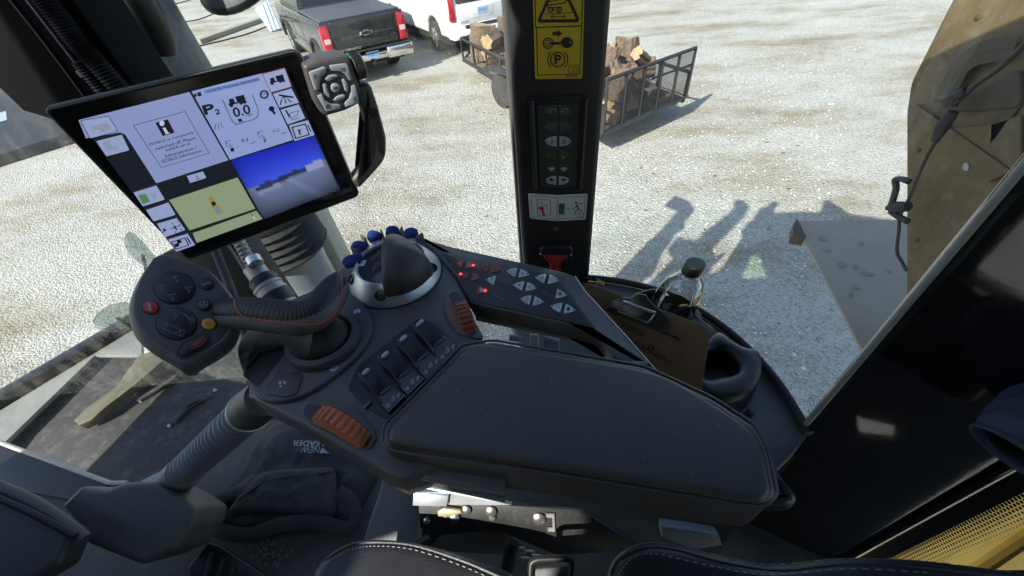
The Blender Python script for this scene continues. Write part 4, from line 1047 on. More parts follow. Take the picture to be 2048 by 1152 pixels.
jbtn('phone_button', ell(688, 352, 55, 45, 24), M['black'], lambda t, h: (t.stroke(pj, [zq(655, 350), zq(665, 365), zq(685, 362), zq(692, 345)], .0014, h, 1), t.stroke(pj, [zq(695, 350), zq(722, 338), zq(712, 365)], .0012, h, 1)))
jbtn('steering_button', ell(668, 515, 55, 45, 24), M['black'], lambda t, h: (t.stroke(pj, [zq(*p) for p in ell(668, 515, 30, 25, 18)], .0009, h, 1, True), t.stroke(pj, [zq(668, 518), zq(668, 495)], .0014, h, 1), t.stroke(pj, [zq(668, 516), zq(645, 528)], .0014, h, 1), t.stroke(pj, [zq(668, 516), zq(692, 528)], .0014, h, 1)))
for q in (ell(688, 352, 60, 49, 24), ell(668, 515, 60, 49, 24), ell(703, 668, 62, 51, 24), ell(248, 537, 66, 55, 24)): ring_(q)
jbtn('amber_button', ell(703, 668, 56, 46, 24), M['amber'], lambda t, h: t.stroke(pj, [zq(*p) for p in ell(703, 668, 16, 12, 12)], .0006, h, 2, True), .005, .002)
pill = rnd([(462, 890), (490, 835), (640, 752), (700, 752), (718, 795), (690, 835), (560, 912), (490, 925)], 40, 4)
jbtn('pill_button', pill, M['black'], lambda t, h: (t.stroke(pj, [zq(*p) for p in ell(620, 820, 66, 22, 16, -.55)], .0009, h, 3, True), t.stroke(pj, [zq(585, 840), zq(645, 800)], .0024, h, 3)), .0032, .001)
ring_([(x, y) for x, y in rnd([(452, 893), (484, 828), (638, 742), (706, 744), (728, 796), (698, 845), (562, 924), (486, 936)], 40, 4)])
# ribbed grip swept from the head round to the elbow; smooth shell under it
gz = [(820, 545, -.362), (900, 548, -.358), (1050, 552, -.356), (1250, 575, -.357), (1420, 585, -.36), (1540, 540, -.360), (1625, 440, -.360), (1690, 345, -.362), (1712, 285, -.366)]
P3 = [tuple(PZ(*zq(x, y), z)) for x, y, z in gz]; rp = [98, 106, 112, 118, 122, 124, 114, 92, 50]
cs = spl([p+(PZ(*zq(x, y), z).__sub__(EYE).dot(_f)*r/3.938/F,) for p, (x, y, z), r in zip(P3, gz, rp)], 14, False) if False else None
def spl4(pts, n):
    out = []; N_ = len(pts)
    for i in range(N_-1):
        a, b, c, d = pts[max(i-1, 0)], pts[i], pts[i+1], pts[min(i+2, N_-1)]
        for k in range(n):
            t = k/n; out.append(tuple(.5*(2*b[j]+(c[j]-a[j])*t+(2*a[j]-5*b[j]+4*c[j]-d[j])*t*t+(3*b[j]-a[j]-3*c[j]+d[j])*t**3) for j in range(len(b))))
    out.append(pts[-1]); return out
rows = [(p[0], p[1], p[2], (V(p)-EYE).dot(_f)*r/3.938/F) for p, r in zip(P3, rp)]
cs = spl4(rows, 16)
t = MB(); t.tube([c[:3] for c in cs], [c[3]*(1.0 if k % 3 else .955) for k, c in enumerate(cs)], 28, up=(0, 0, 1), flat=.80); t.build('grip', mat('ribbed_rubber', (.017, .018, .020), .5, var=.08), joy, 60)
rows2 = [(p[0]+.001, p[1]-.004, p[2]-.0065, (V(p)-EYE).dot(_f)*r*1.12/3.938/F) for p, r in zip(P3, rp)]
cs2 = spl4(rows2, 6)
t = MB(); t.tube([c[:3] for c in cs2], [c[3] for c in cs2], 24, up=(0, 0, 1), flat=.78); t.build('grip_shell', M['plastic'], joy, 60)
# orange piping: follows the visible seam, laid on the grip surface
seam = [(890, 430), (905, 500), (930, 560), (985, 608), (1100, 630), (1300, 655), (1450, 668), (1580, 655), (1670, 600), (1725, 510), (1745, 400), (1740, 300), (1715, 268)]
sm = spl(seam, 5, False)
from mathutils.bvhtree import BVHTree
def bvh(*obs):
    vs = []; fs = []
    for o in obs:
        off = o.matrix_world.translation if o.parent is None else V(o.parent.get('_o', (0, 0, 0)))
        i0 = len(vs); vs += [v.co+off for v in o.data.vertices]; fs += [[i0+k for k in p.vertices] for p in o.data.polygons]
    return BVHTree.FromPolygons(vs, fs)
jt = bvh(*[o for o in joy.children if o.name.startswith('grip')])
def on(tree, px, py, lift=.001):
    d = ray(px, py).normalized(); h = tree.ray_cast(EYE, d)
    return None if h[0] is None else h[0]-d*lift
sp3 = [q for q in (on(jt, *zq(*p), .0006) for p in sm) if q is not None]
t = MB(); t.tube(sp3, .0011, 8); t.build('piping', M['orange_line'], joy)
# stem and collar
t = MB()
st_ = spl4([tuple(PZ(*zq(x, y), z))+(r,) for x, y, z, r in ((1300, 700, -.372, .018), (1400, 760, -.385, .019), (1480, 830, -.402, .020), (1545, 880, -.420, .022))], 6)
t.tube([c[:3] for c in st_], [c[3] for c in st_], 20, flat=.85); t.build('stem', M['plastic'], joy, 50)
# ================================================================== ARMREST CONSOLE
cp = level(ZC)
con = empty('armrest_console', PZ(900, 760, ZC-.06), 'dark grey armrest control console with orange thumbwheels and padded elbow rest', 'control console')
z3 = zt(640, 420, 3.2); z4 = zt(440, 620, 3.2); z5 = zt(700, 620, 4.114); zd = zt(660, 440, 5.76); zb4 = zt(880, 500, 6.4); z6 = zt(1080, 480, 3.032)
body = spl([(479, 730), (476, 700), (488, 668), (520, 636), (590, 596), (650, 562), (700, 520), (752, 480), (810, 466), (860, 478), (892, 510)], 4, False)+[(930, 585), (962, 672), (985, 700), (960, 900), (800, 960), (764, 944), (735, 924), (600, 846), (505, 796)]
t = MB(); t.slab(cp, body, 0, -.055, .006, 4, 0, .018); t.build('shell', M['plastic'], con, 35)
# lower light lip under the shell front
t = MB(); t.slab(level(ZC-.034), [(496, 792), (520, 800), (604, 840), (735, 915), (765, 940), (900, 978), (1010, 1000), (1000, 960), (900, 900), (700, 800), (560, 740), (500, 745)], 0, -.012, .004, 3); t.build('lower_lip', M['trim'], con)
# joystick plate
t = MB(); plate_ = spl([(735, 620), (746, 648), (740, 684), (712, 722), (671, 757), (621, 790), (571, 806), (527, 803), (497, 765), (479, 716), (482, 690), (502, 662), (555, 622), (620, 590), (690, 585)], 4)
t.slab(cp, plate_, .006, -.004, .003, 3); jp = t.build('joystick_plate', M['plastic'], con)
t = MB(); t.fill(cp, [z4(*p) for p in ((247, 162), (478, 216), (400, 330), (262, 512), (165, 440), (200, 350), (235, 262))], .0065)
t.slab(cp, [z4(*p) for p in ((247, 162), (478, 216), (455, 262), (280, 300), (190, 400), (200, 350), (235, 262))], .011, .006, .003, 2); t.build('gaiter', M['black'], jp)
c0 = PZ(*zq(1610, 800), ZC+.006)
t = MB(); t.lathe(c0, (0, 0, 1), [(.049, -.002), (.050, .004), (.047, .010), (.040, .012), (.036, .006), (.035, -.004)], 40); t.build('collar', M['plastic2'], jp)
t = MB(); t.lathe(c0, (0, 0, 1), [(.036, -.002), (.034, .012), (.026, .022), (.015, .028)], 32); t.build('boot', M['blackmat'], jp)
def screw(pl, px, py, r, parent, mt='steel', name='screw', h0=.006):
    t = MB(); c = pl.P(px, py, h0)
    t.lathe(c, pl.n, [(r*1.25, -.001), (r*1.25, .0004), (r, .0006), (r*.95, .0012), (r*.5, .0012), (r*.42, .0004), (.0001, .0004)], 20, c0=False)
    t.build(name, M[mt], parent)
for q in ((494, 717), (717, 629), (671, 741)): screw(cp, *q, .0042, jp)
t = MB(); dq = rnd([z4(*p) for p in ((306, 530), (388, 412), (520, 420), (545, 452), (505, 560), (440, 580), (320, 562))], 5, 3); t.slab(cp, dq, .0085, .005, .0015, 2)
for pts in ([(338, 515), (365, 455), (398, 440)], [(358, 470), (375, 475)], [(440, 540), (470, 500), (495, 462)], [(455, 520), (475, 525)], [(470, 490), (485, 500)], [(360, 540), (370, 556), (388, 552), (392, 542)]): t.stroke(cp, [z4(*p) for p in pts], .0012, .0088, 1)
for pts in ([(398, 482), (412, 498)], [(412, 480), (398, 500)], [(425, 482), (440, 498)], [(440, 484), (426, 500)], [(405, 504), (410, 520)]): t.stroke(cp, [z4(*p) for p in pts], .0018, .0088, 2)
t.build('decal', [M['plastic2'], M['orangeb'], M['white']], jp)
t = MB(); t.stroke(cp, [z4(*p) for p in ((170, 455), (235, 545), (300, 590), (420, 600), (545, 575))], .0012, .0005); t.build('seam', M['ink'], con)
# ---- rotary dial with blue paddles
dc = PZ(792, 551, ZC)
t = MB(); t.lathe(dc, (0, 0, 1), [(.071, -.002), (.0725, .001), (.072, .004), (.0555, .028), (.0535, .0305), (.0515, .0305), (.0500, .027)], 64, c0=False, c1=False); dial = t.build('dial_ring', M['silver'], con, 30)
t = MB(); t.lathe(dc, (0, 0, 1), [(.0500, .0265), (.0001, .0265)], 48, c0=False, c1=False)
pdl_ = Pl(dc+V((0, 0, .0265)), (0, 0, 1), (1, 0, 0))
for pts in ([(400, 520), (490, 490), (590, 460)], [(420, 430), (560, 340)], [(450, 620), (600, 600)]): t.stroke(pdl_, [zd(*p) for p in pts], .0005, .0003, 1)
for pts in ([(470, 465), (485, 440), (560, 360), (572, 375), (500, 450), (480, 468)], [(490, 600), (490, 580), (535, 490), (572, 490), (560, 520), (500, 580)]): t.stroke(pdl_, [zd(*p) for p in pts], .0007, .0003, 2)
t.fill(pdl_, [zd(*p) for p in ((482, 692), (530, 630), (615, 575), (640, 600), (632, 765), (560, 745))], .0004, 3)
t.build('dial_face', [M['black'], M['ink'], M['dimwhite'], M['trim']], dial)
t = MB(); t.lathe(dc, (0, 0, 1), [(.0735, -.001), (.0745, .0005), (.0735, .002)], 64, c0=False, c1=False); t.build('groove', M['ink'], dial)
base = resample(spl([zd(*p) for p in ((634, 858), (730, 856), (880, 822), (1030, 745), (1130, 655), (1190, 575), (1090, 440), (960, 340), (830, 280), (700, 290), (630, 380), (612, 520), (626, 700))], 4), 48)
B2 = [V(pdl_.hit(*q)) for q in base]
if area([tuple(b) for b in B2]) < 0: B2 = B2[::-1]
ap = PZ(*zd(705, 262), ZC+.078); apv = V(((ap-pdl_.o).dot(pdl_.u), (ap-pdl_.o).dot(pdl_.v)))
rings = [[pdl_.pt(b, -.004) for b in B2], [pdl_.pt(b, .001) for b in B2]]
for k in range(1, 13):
    f = k/12.4; s_ = (1-f**2.4)**.72
    rings.append([pdl_.pt(apv+(b-apv)*s_, -.0+.0505*f) for b in B2])
t = MB(); t.rings(rings, 0, True, True, True); t.build('hood', M['pad'], dial, 60)
PADS = [[(140, 482), (180, 430), (260, 402), (362, 402), (352, 500), (300, 535), (200, 555), (150, 522)], [(240, 310), (280, 255), (350, 246), (442, 275), (430, 312), (380, 377), (290, 377), (250, 347)], [(425, 180), (450, 135), (510, 125), (580, 150), (602, 200), (560, 237), (480, 257), (430, 215)], [(641, 150), (660, 90), (720, 72), (780, 85), (803, 130), (800, 187), (740, 192), (652, 190)], [(850, 172), (870, 115), (940, 92), (1005, 115), (1016, 170), (960, 217), (880, 212)]]
for P_ in PADS:
    cx = sum(p[0] for p in P_)/len(P_); cy = sum(p[1] for p in P_)/len(P_)
    o_ = PZ(*zd(cx, cy), ZC+.030); rad = (o_-dc); rad.z = 0
    n2 = ((EYE-o_).normalized()*.8+V((0, 0, .6))).normalized(); pp = Pl(o_, n2, (1, 0, 0))
    t = MB(); t.slab(pp, spl([zd(*p) for p in P_], 4), .005, -.005, .003, 3); pd_ = t.build('paddle', M['blue'], dial)
    t = MB(); t.slab(pp, spl([zd(cx+(p[0]-cx)*.96+2, cy+(p[1]-cy)*.94+9) for p in P_], 3), -.003, -.009, .002, 2); t.box(o_-rad.normalized()*.010-V((0, 0, .006)), rad.normalized()*.012, rad.normalized().cross(UPW)*.007, V((0, 0, .003)), .001); t.build('paddle_edge', M['silver'], dial)
for x, y in ((400, 245), (612, 190), (830, 160), (1040, 230), (310, 390)):
    o_ = PZ(*zd(x, y), ZC+.028); rad = (o_-dc); rad.z = 0; rad.normalize()
    t = MB(); t.box(o_, rad*.008, rad.cross(UPW)*.0016, V((0, 0, .010)), .0008); t.build('divider', M['plastic'], dial)
for x, y in ((288, 668), (572, 878), (1215, 545)):
    o_ = PZ(*zd(x, y), ZC+.0185); rad = (o_-dc); rad.z = 0; rad.normalize(); n2 = (rad*.62+V((0, 0, .78))).normalized()
    k_ = ((.0638)-(o_-dc).to_2d().length); o_ = o_+rad*k_*1.0
    t = MB(); t.lathe(o_, n2, [(.0078, -.004), (.0078, .0012), (.0068, .0014), (.0062, -.001), (.0036, -.0008), (.0032, .0002), (.0001, .0002)], 24, c0=False); t.build('screw', M['black'], dial)
# ---- wing panel with symbol buttons
wing = empty('button_panel', PZ(1060, 600, ZC), None) if False else None
t = MB(); t.slab(cp, rnd([(840, 478), (905, 497), (1128, 547), (1152, 558), (1170, 586), (1316, 748), (1262, 738), (1228, 716), (1195, 668), (1150, 655), (946, 610), (915, 560), (880, 520)], [2, 4, 8, 8, 8, 2, 2, 8, 12, 8, 4, 2, 2]), .004, -.026, .003, 3); wg = t.build('wing_panel', M['plastic2'], con)
t = MB(); t.slab(cp, rnd([(884, 507), (1100, 555), (1122, 566), (1192, 662), (1172, 657), (945, 606), (916, 550)], 5), .0052, .002, .0008, 2); t.build('panel_face', mat('panel_black', (.022, .024, .027), .5, var=.06, dust=.06), wg)
t = MB(); t.slab(level(ZC-.028), [(950, 632), (1150, 674), (1188, 690), (1220, 730), (1262, 752), (1270, 740), (1228, 712), (1190, 664), (950, 606)], 0, -.012, .003, 2); t.build('under_lip', mat('bounce_lit_trim', (.27, .255, .21), .5), wg)  # beige tone carries the warm light bounced up from the ground
t = MB(); t.tube([cp.P(*q, .0035) for q in ((1150, 556), (1169, 585), (1200, 619), (1250, 674), (1312, 745))], .0009, 6); t.build('edge_highlight', mat('highlight_grey', (.40, .41, .40), .4), wg)  # pale line stands in for light catching the bevelled edge
pw3 = Pl(PD(1090, 692, .78), (-.1, -.7, .7), (1, 0, 0))
t = MB(); t.slab(pw3, [(1060, 668), (1077, 668), (1079, 716), (1062, 716)], .01, -.01, .002, 1); t.slab(pw3, [(1088, 672), (1120, 680), (1120, 720), (1088, 716)], .0, -.03, .003, 1, 1); t.slab(pw3, [(1020, 668), (1044, 672), (1040, 684), (1018, 680)], .012, .0, .002, 1, 1); t.build('support_bracket', [mat('beige_bracket', (.36, .34, .28), .5), M['greyplast']], con)
BROWN = mat('brown_orange_button', (.28, .078, .042), .5, var=.08)
def leaf(tip, f0, f1, mt, kind=None, hole=True, led=None):
    T, A, B = V(tip), V(f0), V(f1); mid = (A+B)/2; ax = T-mid
    def q2(a, c, b, n=6): return [tuple(a*(1-k/n)**2+c*2*(k/n)*(1-k/n)+b*(k/n)**2) for k in range(n)]
    cA = A+(T-A)*.55+(A-B)*.14; cB = B+(T-B)*.55+(B-A)*.14
    pts = [tuple(A)]+q2(A, cA, T)[1:]+[tuple(T)]+q2(T, cB, B)[1:]+[tuple(B)]
    t = MB(); t.slab(cp, [zb4(*p) for p in rnd(pts, 3, 1)], .0066, .004, .0007, 1, 0)
    if hole: c = mid+ax*.80; t.fill(cp, [zb4(*p) for p in ell(c.x, c.y, 10, 10, 12)], .0068, 1)
    S = lambda p, w=.00055, m=1: t.stroke(cp, [zb4(*x) for x in p], w, .0068, m)
    c = mid+ax*.34; ex = (B-A).orthogonal().normalized()
    if kind == 'bars1': S([(c.x-6, c.y-20), (c.x-12, c.y+22)], .0006, 2)
    if kind == 'bars2':
        for d in (-16, 0, 16): S([(c.x+d+5, c.y-24), (c.x+d-5, c.y+24)], .0006, 2)
    if kind == 'road':
        S([(c.x-5, c.y-32), (c.x-34, c.y+20)]); S([(c.x+12, c.y-30), (c.x+10, c.y+34)]); S([(c.x-2, c.y-25), (c.x-12, c.y+28)])
    if kind == 'dots': 
        for d in ((-12, -14), (14, -8), (-14, 16), (10, 22)): t.stroke(cp, [zb4(*p) for p in ell(c.x+d[0], c.y+d[1], 11, 11, 10)], .0006, .0068, 1, True)
        S([(c.x, c.y-30), (c.x, c.y+30)])
    if kind == 'lines':
        for d in (-26, -8, 10, 26): S([(c.x+d, c.y-16), (c.x+d-6, c.y+24)])
        S([(c.x-34, c.y+24), (c.x+24, c.y+32)]); S([(c.x-10, c.y-24), (c.x+20, c.y-18)])
    if kind == 'cross':
        S([(c.x-26, c.y-18), (c.x+22, c.y+26)]); S([(c.x+18, c.y-26), (c.x-20, c.y+28)]); S([(c.x-30, c.y+6), (c.x+30, c.y-2)]); S([(c.x-6, c.y-30), (c.x-2, c.y+10)])
    if kind == 'fan':
        t.stroke(cp, [zb4(*p) for p in ell(c.x, c.y+10, 26, 22, 14)], .0006, .0068, 1, True); S([(c.x-18, c.y-28), (c.x+16, c.y-22)]); S([(c.x-12, c.y+12), (c.x+14, c.y-2)]); S([(c.x, c.y+22), (c.x+8, c.y-10)])
    if kind == 'loop': S([(c.x-24, c.y+26), (c.x-20, c.y-18), (c.x+22, c.y-12), (c.x+18, c.y+24), (c.x-4, c.y+20)]); S([(c.x-4, c.y-28), (c.x+4, c.y-12)])
    if kind == 'star':
        for a in range(8): S([(c.x, c.y), (c.x+30*math.cos(a*.785), c.y+26*math.sin(a*.785))], .0008)
        t.stroke(cp, [zb4(*p) for p in ell(c.x, c.y, 30, 26, 12)], .0006, .0068, 1, True)
    if kind == 'blob': t.fill(cp, [zb4(*p) for p in ((c.x-26, c.y+4), (c.x-8, c.y-28), (c.x+18, c.y-20), (c.x+24, c.y+10), (c.x+4, c.y+32))], .0068, 1); S([(c.x-30, c.y+20), (c.x-20, c.y-10)])
    if kind == 'N': letter(t, cp, 'N', zb4(c.x-20, c.y+12), zb4(c.x-8, c.y-24), zb4(c.x+14, c.y+22), .0068, 2, .0002)
    o_ = t.build('button', [mt, M['ink'], M['white']], wg)
    if led:
        t = MB(); t.lathe(cp.P(*zb4(*led), .0066), (0, 0, 1), [(.0024, 0), (.0021, .0010), (.001, .0016), (.0001, .0018)], 14, c0=False); t.build('indicator_lamp', M['led'], wg)
Wb = mat('white_button', (.50, .54, .56), .5, var=.05)
for a in ((( 205, 205), (318, 160), (288, 268), BROWN, 'bars1', False), ((458, 240), (352, 172), (325, 275), BROWN, 'bars2', False, (433, 238)), ((512, 242), (645, 205), (612, 315), BROWN, 'dots'), ((792, 292), (685, 215), (655, 325), BROWN, 'dots'),
          ((252, 350), (388, 315), (352, 420), mat('dim_brown', (.10, .04, .03), .5), None, False, (272, 350)), ((525, 392), (430, 325), (400, 435), BROWN, 'road'), ((590, 408), (725, 368), (690, 480), Wb, 'road'), ((612, 568), (505, 487), (478, 600), M['orangeb'], 'N', False, (585, 562)),
          ((850, 298), (992, 265), (962, 382), Wb, 'lines'), ((1148, 350), (1035, 277), (1003, 390), Wb, 'cross'), ((1218, 378), (1362, 345), (1332, 462), Wb, 'lines'), ((1525, 428), (1405, 350), (1375, 473), Wb, 'loop'),
          ((938, 475), (1082, 437), (1050, 556), Wb, 'cross'), ((1238, 525), (1122, 447), (1093, 566), Wb, 'cross'), ((1030, 655), (1172, 615), (1147, 738), Wb, 'fan'), ((1335, 705), (1215, 630), (1185, 748), Wb, 'fan'),
          ((1625, 615), (1503, 538), (1475, 658), Wb, 'star'), ((1415, 752), (1565, 715), (1538, 838), Wb, 'loop'), ((1732, 808), (1610, 727), (1580, 852), Wb, 'blob')): leaf(*a)
t = MB()
for pts in ([(680, 560), (720, 625), (820, 665)], [(1320, 565), (1370, 610), (1440, 635)]): t.stroke(cp, [zb4(*p) for p in pts], .0016, .0056)
t.build('embossed_arc', M['plastic'], wg)
# ---- thumbwheels
def thumb(zf, recess, well, axA, axB, rolA, rolB, r, hc, mt, label):
    t = MB(); t.slab(cp, rnd([zf(*p) for p in recess], 5, 3), .003, -.002, .002, 2); tb = t.build('wheel_bezel', M['plastic'], con)
    t = MB(); t.fill(cp, rnd([zf(*p) for p in well], 4, 2), .0034); t.build('well', M['ink'], tb)
    A, B = cp.P(*zf(*axA)), cp.P(*zf(*axB)); ra, rb = cp.P(*zf(*rolA)), cp.P(*zf(*rolB))
    rd = (rb-ra); L_ = rd.length; rd.normalize(); axd = V((0, 0, 1)).cross(rd); wd = abs((B-A).dot(axd)); c = (ra+rb)/2+V((0, 0, hc))
    t = MB(); n = 108; rs = []
    for s_ in (-1, -.86, .86, 1):
        ring = []
        for k in range(n):
            a = 2*math.pi*k/n; rr = r*(1+(.045 if k % 4 in (0, 1) else -.045))*(1 if abs(s_) < .9 else .93)
            ring.append(c+axd*(s_*wd/2)+(rd*math.cos(a)+V((0, 0, 1))*math.sin(a))*rr)
        rs.append(ring)
    t.rings(rs, 0); t.build('thumbwheel', mt, con, 30)
    return tb
tb = thumb(z4, [(520, 645), (545, 595), (600, 578), (760, 592), (862, 622), (985, 760), (1006, 830), (965, 895), (905, 880), (700, 790), (560, 720)], [(535, 650), (570, 610), (640, 620), (800, 660), (960, 780), (980, 830), (950, 880), (880, 870), (690, 785), (560, 705)], (640, 745), (695, 660), (640, 695), (945, 850), .036, -.004, M['orange'], 'l')
t = MB()
for k in range(10):
    x = 690+k*21; y = 610+k*11; s_ = 30-k*2.4
    t.stroke(cp, [z4(x, y), z4(x-2, y+s_)], .0016, .0034, 0)
t.stroke(cp, [z4(680, 600), z4(800, 655), z4(890, 715)], .0008, .0034, 0); t.build('scale_marks', M['orangeb'], tb)
tb = thumb(zb4, [(42, 640), (55, 575), (115, 530), (205, 512), (250, 545), (315, 690), (565, 1125), (500, 1155), (240, 1085), (95, 900), (48, 780)], [(110, 580), (205, 545), (240, 570), (310, 690), (480, 1090), (400, 1140), (300, 1050), (170, 720)], (160, 690), (325, 675), (235, 640), (415, 1140), .033, -.013, mat('rust_plastic', (.27, .085, .05), .5, var=.1), 'r')
t = MB(); t.fill(cp, [zb4(*p) for p in ((55, 700), (115, 690), (120, 745), (275, 1040), (285, 1060), (225, 1085))], .0034, 0); t.fill(cp, [zb4(*p) for p in ((75, 705), (110, 700), (112, 735), (88, 738))], .0037, 1); t.build('scale_marks', [mat('dusty_red_print', (.26, .07, .06), .5), M['plastic2']], tb)
# ---- four rocker switches in a dark pit
t = MB(); t.slab(cp, rnd([z5(*p) for p in ((-20, 655), (60, 470), (540, 85), (620, 70), (720, 130), (890, 310), (335, 885), (295, 900), (120, 800))], 8), .0012, -.003, .0006, 1); pit = t.build('switch_pit', M['black'], con)
for (dx, dy) in ((0, 0), (157, -140), (305, -275), (442, -400)):
    q = lambda pts: [z5(x+dx, y+dy) for x, y in pts]
    t = MB(); t.slab(cp, rnd(q([(236, 742), (340, 640), (402, 688), (468, 732), (330, 872), (262, 800)]), 3, 2), .009, .001, .0015, 2, 0)
    t.stroke(cp, q([(330, 872), (468, 732)]), .0012, .0091, 1)
    for pts in ([(312, 832), (328, 808), (345, 825), (325, 835), (340, 800)], [(360, 790), (362, 762), (380, 758), (384, 778), (362, 788)], [(362, 762), (370, 742), (380, 756)], [(398, 742), (420, 760), (415, 738)], [(405, 722), (430, 735), (408, 738), (428, 716)]): t.stroke(cp, q(pts), .0009, .0093, 2)
    rk = t.build('rocker_switch', [mat('rocker_dark', (.03, .033, .036), .35, var=.08) if dx == 0 else bpy.data.materials['rocker_dark'], M['trim'], M['dimwhite']], con)
    rise = (cp.P(*z5(120+dx, 530+dy))-cp.P(*z5(290+dx, 690+dy))); ln_ = rise.length; rise.normalize()
    pr2 = Pl(cp.P(*z5(290+dx, 690+dy), .008), V((0, 0, 1))*math.cos(.28)-rise*math.sin(.28), (1, 0, 0))
    t = MB(); t.slab(pr2, rnd(q([(78, 562), (104, 503), (165, 470), (228, 492), (300, 590), (338, 644), (240, 730)]), 4, 3), .002, -.012, .002, 3, 0)
    for pts in ((150, 600), (190, 560), (230, 530), (170, 640), (215, 600), (260, 560)): t.stroke(pr2, q([pts, (pts[0]+12, pts[1]-8)]), .0006, .0023, 1)
    t.build('rocker_paddle', [M['black'], M['plastic']], rk)
    t = MB(); t.slab(pr2, rnd(q([(100, 525), (145, 482), (170, 492), (165, 515), (120, 552), (102, 545)]), 4, 3), .005, .0, .002, 2); t.build('silver_tip', mat('soft_silver', (.42, .45, .48), .35, .4, var=.1) if dx == 0 else bpy.data.materials['soft_silver'], rk)
    t = MB(); t.slab(pr2, q(ell(300, 672, 66, 20, 18, -.62)), .0036, -.002, .0018, 2); t.build('lens', M['plastic2'], rk)
    t = MB(); t.slab(cp, q([(82, 560), (100, 560), (262, 770), (262, 805), (240, 760)]), .013, .001, .001, 1); t.build('side_cheek', M['plastic'], rk)
t = MB(); t.slab(cp, [z5(*p) for p in ((115, 800), (180, 750), (185, 775), (130, 825))], .004, 0, .001, 1); t.build('spring_clip', mat('khaki_plastic', (.16, .15, .11), .5), pit)
# ---- padded armrest
ap_ = level(-.385)
padp = rnd([(774, 882), (776, 852), (924, 700), (950, 684), (985, 686), (1285, 735), (1345, 755), (1422, 800), (1502, 852), (1528, 895), (1547, 985), (1528, 1003), (1490, 1000), (1100, 935), (800, 890)], [10, 14, 14, 10, 10, 30, 20, 30, 24, 24, 12, 8, 20, 30, 12], 5)
base_ = rnd([(762, 890), (768, 850), (924, 690), (985, 680), (1290, 732), (1428, 796), (1510, 850), (1536, 895), (1556, 990), (1530, 1012), (1490, 1010), (1100, 946), (790, 902)], 14, 4)
t = MB(); t.slab(ap_, padp, .0, -.018, .007, 5, 0, .003); pad = t.build('elbow_pad', M['pad'], con, 50)
t = MB(); t.slab(level(-.398), base_, 0, -.068, .007, 5, 0, .016); bs_ = t.build('armrest_base', M['plastic2'], con, 50)
t = MB(); pp3 = [ap_.lift(-.008).P(*q) for q in base_]; t.tube(pp3, .0016, 6, closed=True); t.build('pad_piping', M['plastic2'], pad)
t = MB(); t.slab(level(-.430), [(722, 905), (770, 938), (900, 968), (1010, 985), (1010, 900), (800, 860)], 0, -.012, .004, 3); t.build('under_tray', M['trim'], con)
pe = level(-.43)
t = MB(); t.slab(pe, rnd([(1520, 925), (1545, 928), (1566, 950), (1596, 988), (1596, 1004), (1575, 1010), (1530, 1006)], 8, 4), 0, -.022, .007, 4)
t.slab(pe, rnd([(1530, 928), (1544, 930), (1560, 950), (1582, 984), (1570, 990), (1540, 960)], 4, 3), .0015, -.01, .0015, 2)
t.build('end_latch', [mat('dark_chrome', (.06, .06, .06), .28, .5, var=.15), M['ink']], con)
t = MB(); t.slab(cp, [(1262, 726), (1292, 728), (1294, 735), (1264, 733)], .006, -.01, .001, 1); t.build('hinge', M['trim'], con)

random.seed(12)
t = MB()
for i in range(46):
    x, y = random.uniform(800, 1500), random.uniform(700, 985)
    if not (x-1500)*.28+985 > y > 870-(x-775)*.9: continue
    if x > 980 and y < 690+(x-985)*.2: continue
    r = random.uniform(.0004, .0009); c = ap_.hit(x, y); a = random.random()*3; 
    t.fill(ap_, [(c[0]+r*math.cos(a+k*1.257)*random.uniform(.5, 1.6), c[1]+r*math.sin(a+k*1.257)) for k in range(5)], .0003, 0, px=False)
t.build('dust_specks', mat('lint', (.22, .21, .19), .9), pad)
# ================================================================== CAB STRUCTURE
PYL = .70
def vplane(y): return Pl(EYE+V((0, y, 0)), (0, -1, 0), (1, 0, 0))
pv = vplane(PYL)
pil = empty('cab_pillar', EYE+V((.105, PYL+.05, -1.0)), 'black cab side pillar carrying yellow warning decal and switch panel', 'pillar')
t = MB(); t.box(EYE+V((.1055, PYL+.05, -.22)), (.0755, 0, 0), (0, .05, 0), (0, 0, .80), .008); t.build('post', mat('pillar_black', (.016, .017, .019), .5, var=.08, dust=.05, bump=.15, bs=900), pil)
t = MB()
for x in (.0295, .1815): t.box(EYE+V((x, PYL+.062, -.22)), (.004, 0, 0), (0, .03, 0), (0, 0, .80), .003)
t.build('glass_seal', M['plastic2'], pil)
z7 = zt(1000, 0, 2.057)
# yellow decal
t = MB(); t.slab(pv, rnd([z7(132, -150), z7(350, -150), z7(338, 322), z7(145, 325)], 4, 3), .0012, -.001, .0004, 1)
for q in ([z7(140, -140), z7(343, -140), z7(335, 106), z7(146, 112)], [z7(150, 112), z7(335, 105), z7(328, 303), z7(155, 308)]): t.stroke(pv, q, .0012, .0015, 1, True)
t.stroke(pv, rnd([z7(240, -95), z7(322, 84), z7(158, 86)], 5, 3), .0042, .0015, 1, True)
S = lambda p, w=.0010: t.stroke(pv, [z7(*x) for x in p], w, .0015, 1)
S([(185, 58), (300, 50)]); S([(188, 22), (262, 12), (278, 0)], .0016); S([(196, 30), (255, 28)], .0012); S([(220, 30), (223, 46)]); S([(192, 8), (270, -6)]); 
for x in (207, 243): t.stroke(pv, [z7(*p) for p in ell(x, 40, 10, 10, 14)], .0016, .0015, 1, True); t.fill(pv, [z7(*p) for p in ell(x, 40, 4, 4, 8)], .0016, 1)
S([(210, 68), (268, 66)]); S([(220, 60), (208, 68), (220, 76)]); S([(258, 58), (270, 66), (258, 74)])
t.fill(pv, [z7(*p) for p in ((215, 131), (236, 130), (236, 122), (257, 137), (237, 152), (237, 144), (215, 145))], .0015, 1)
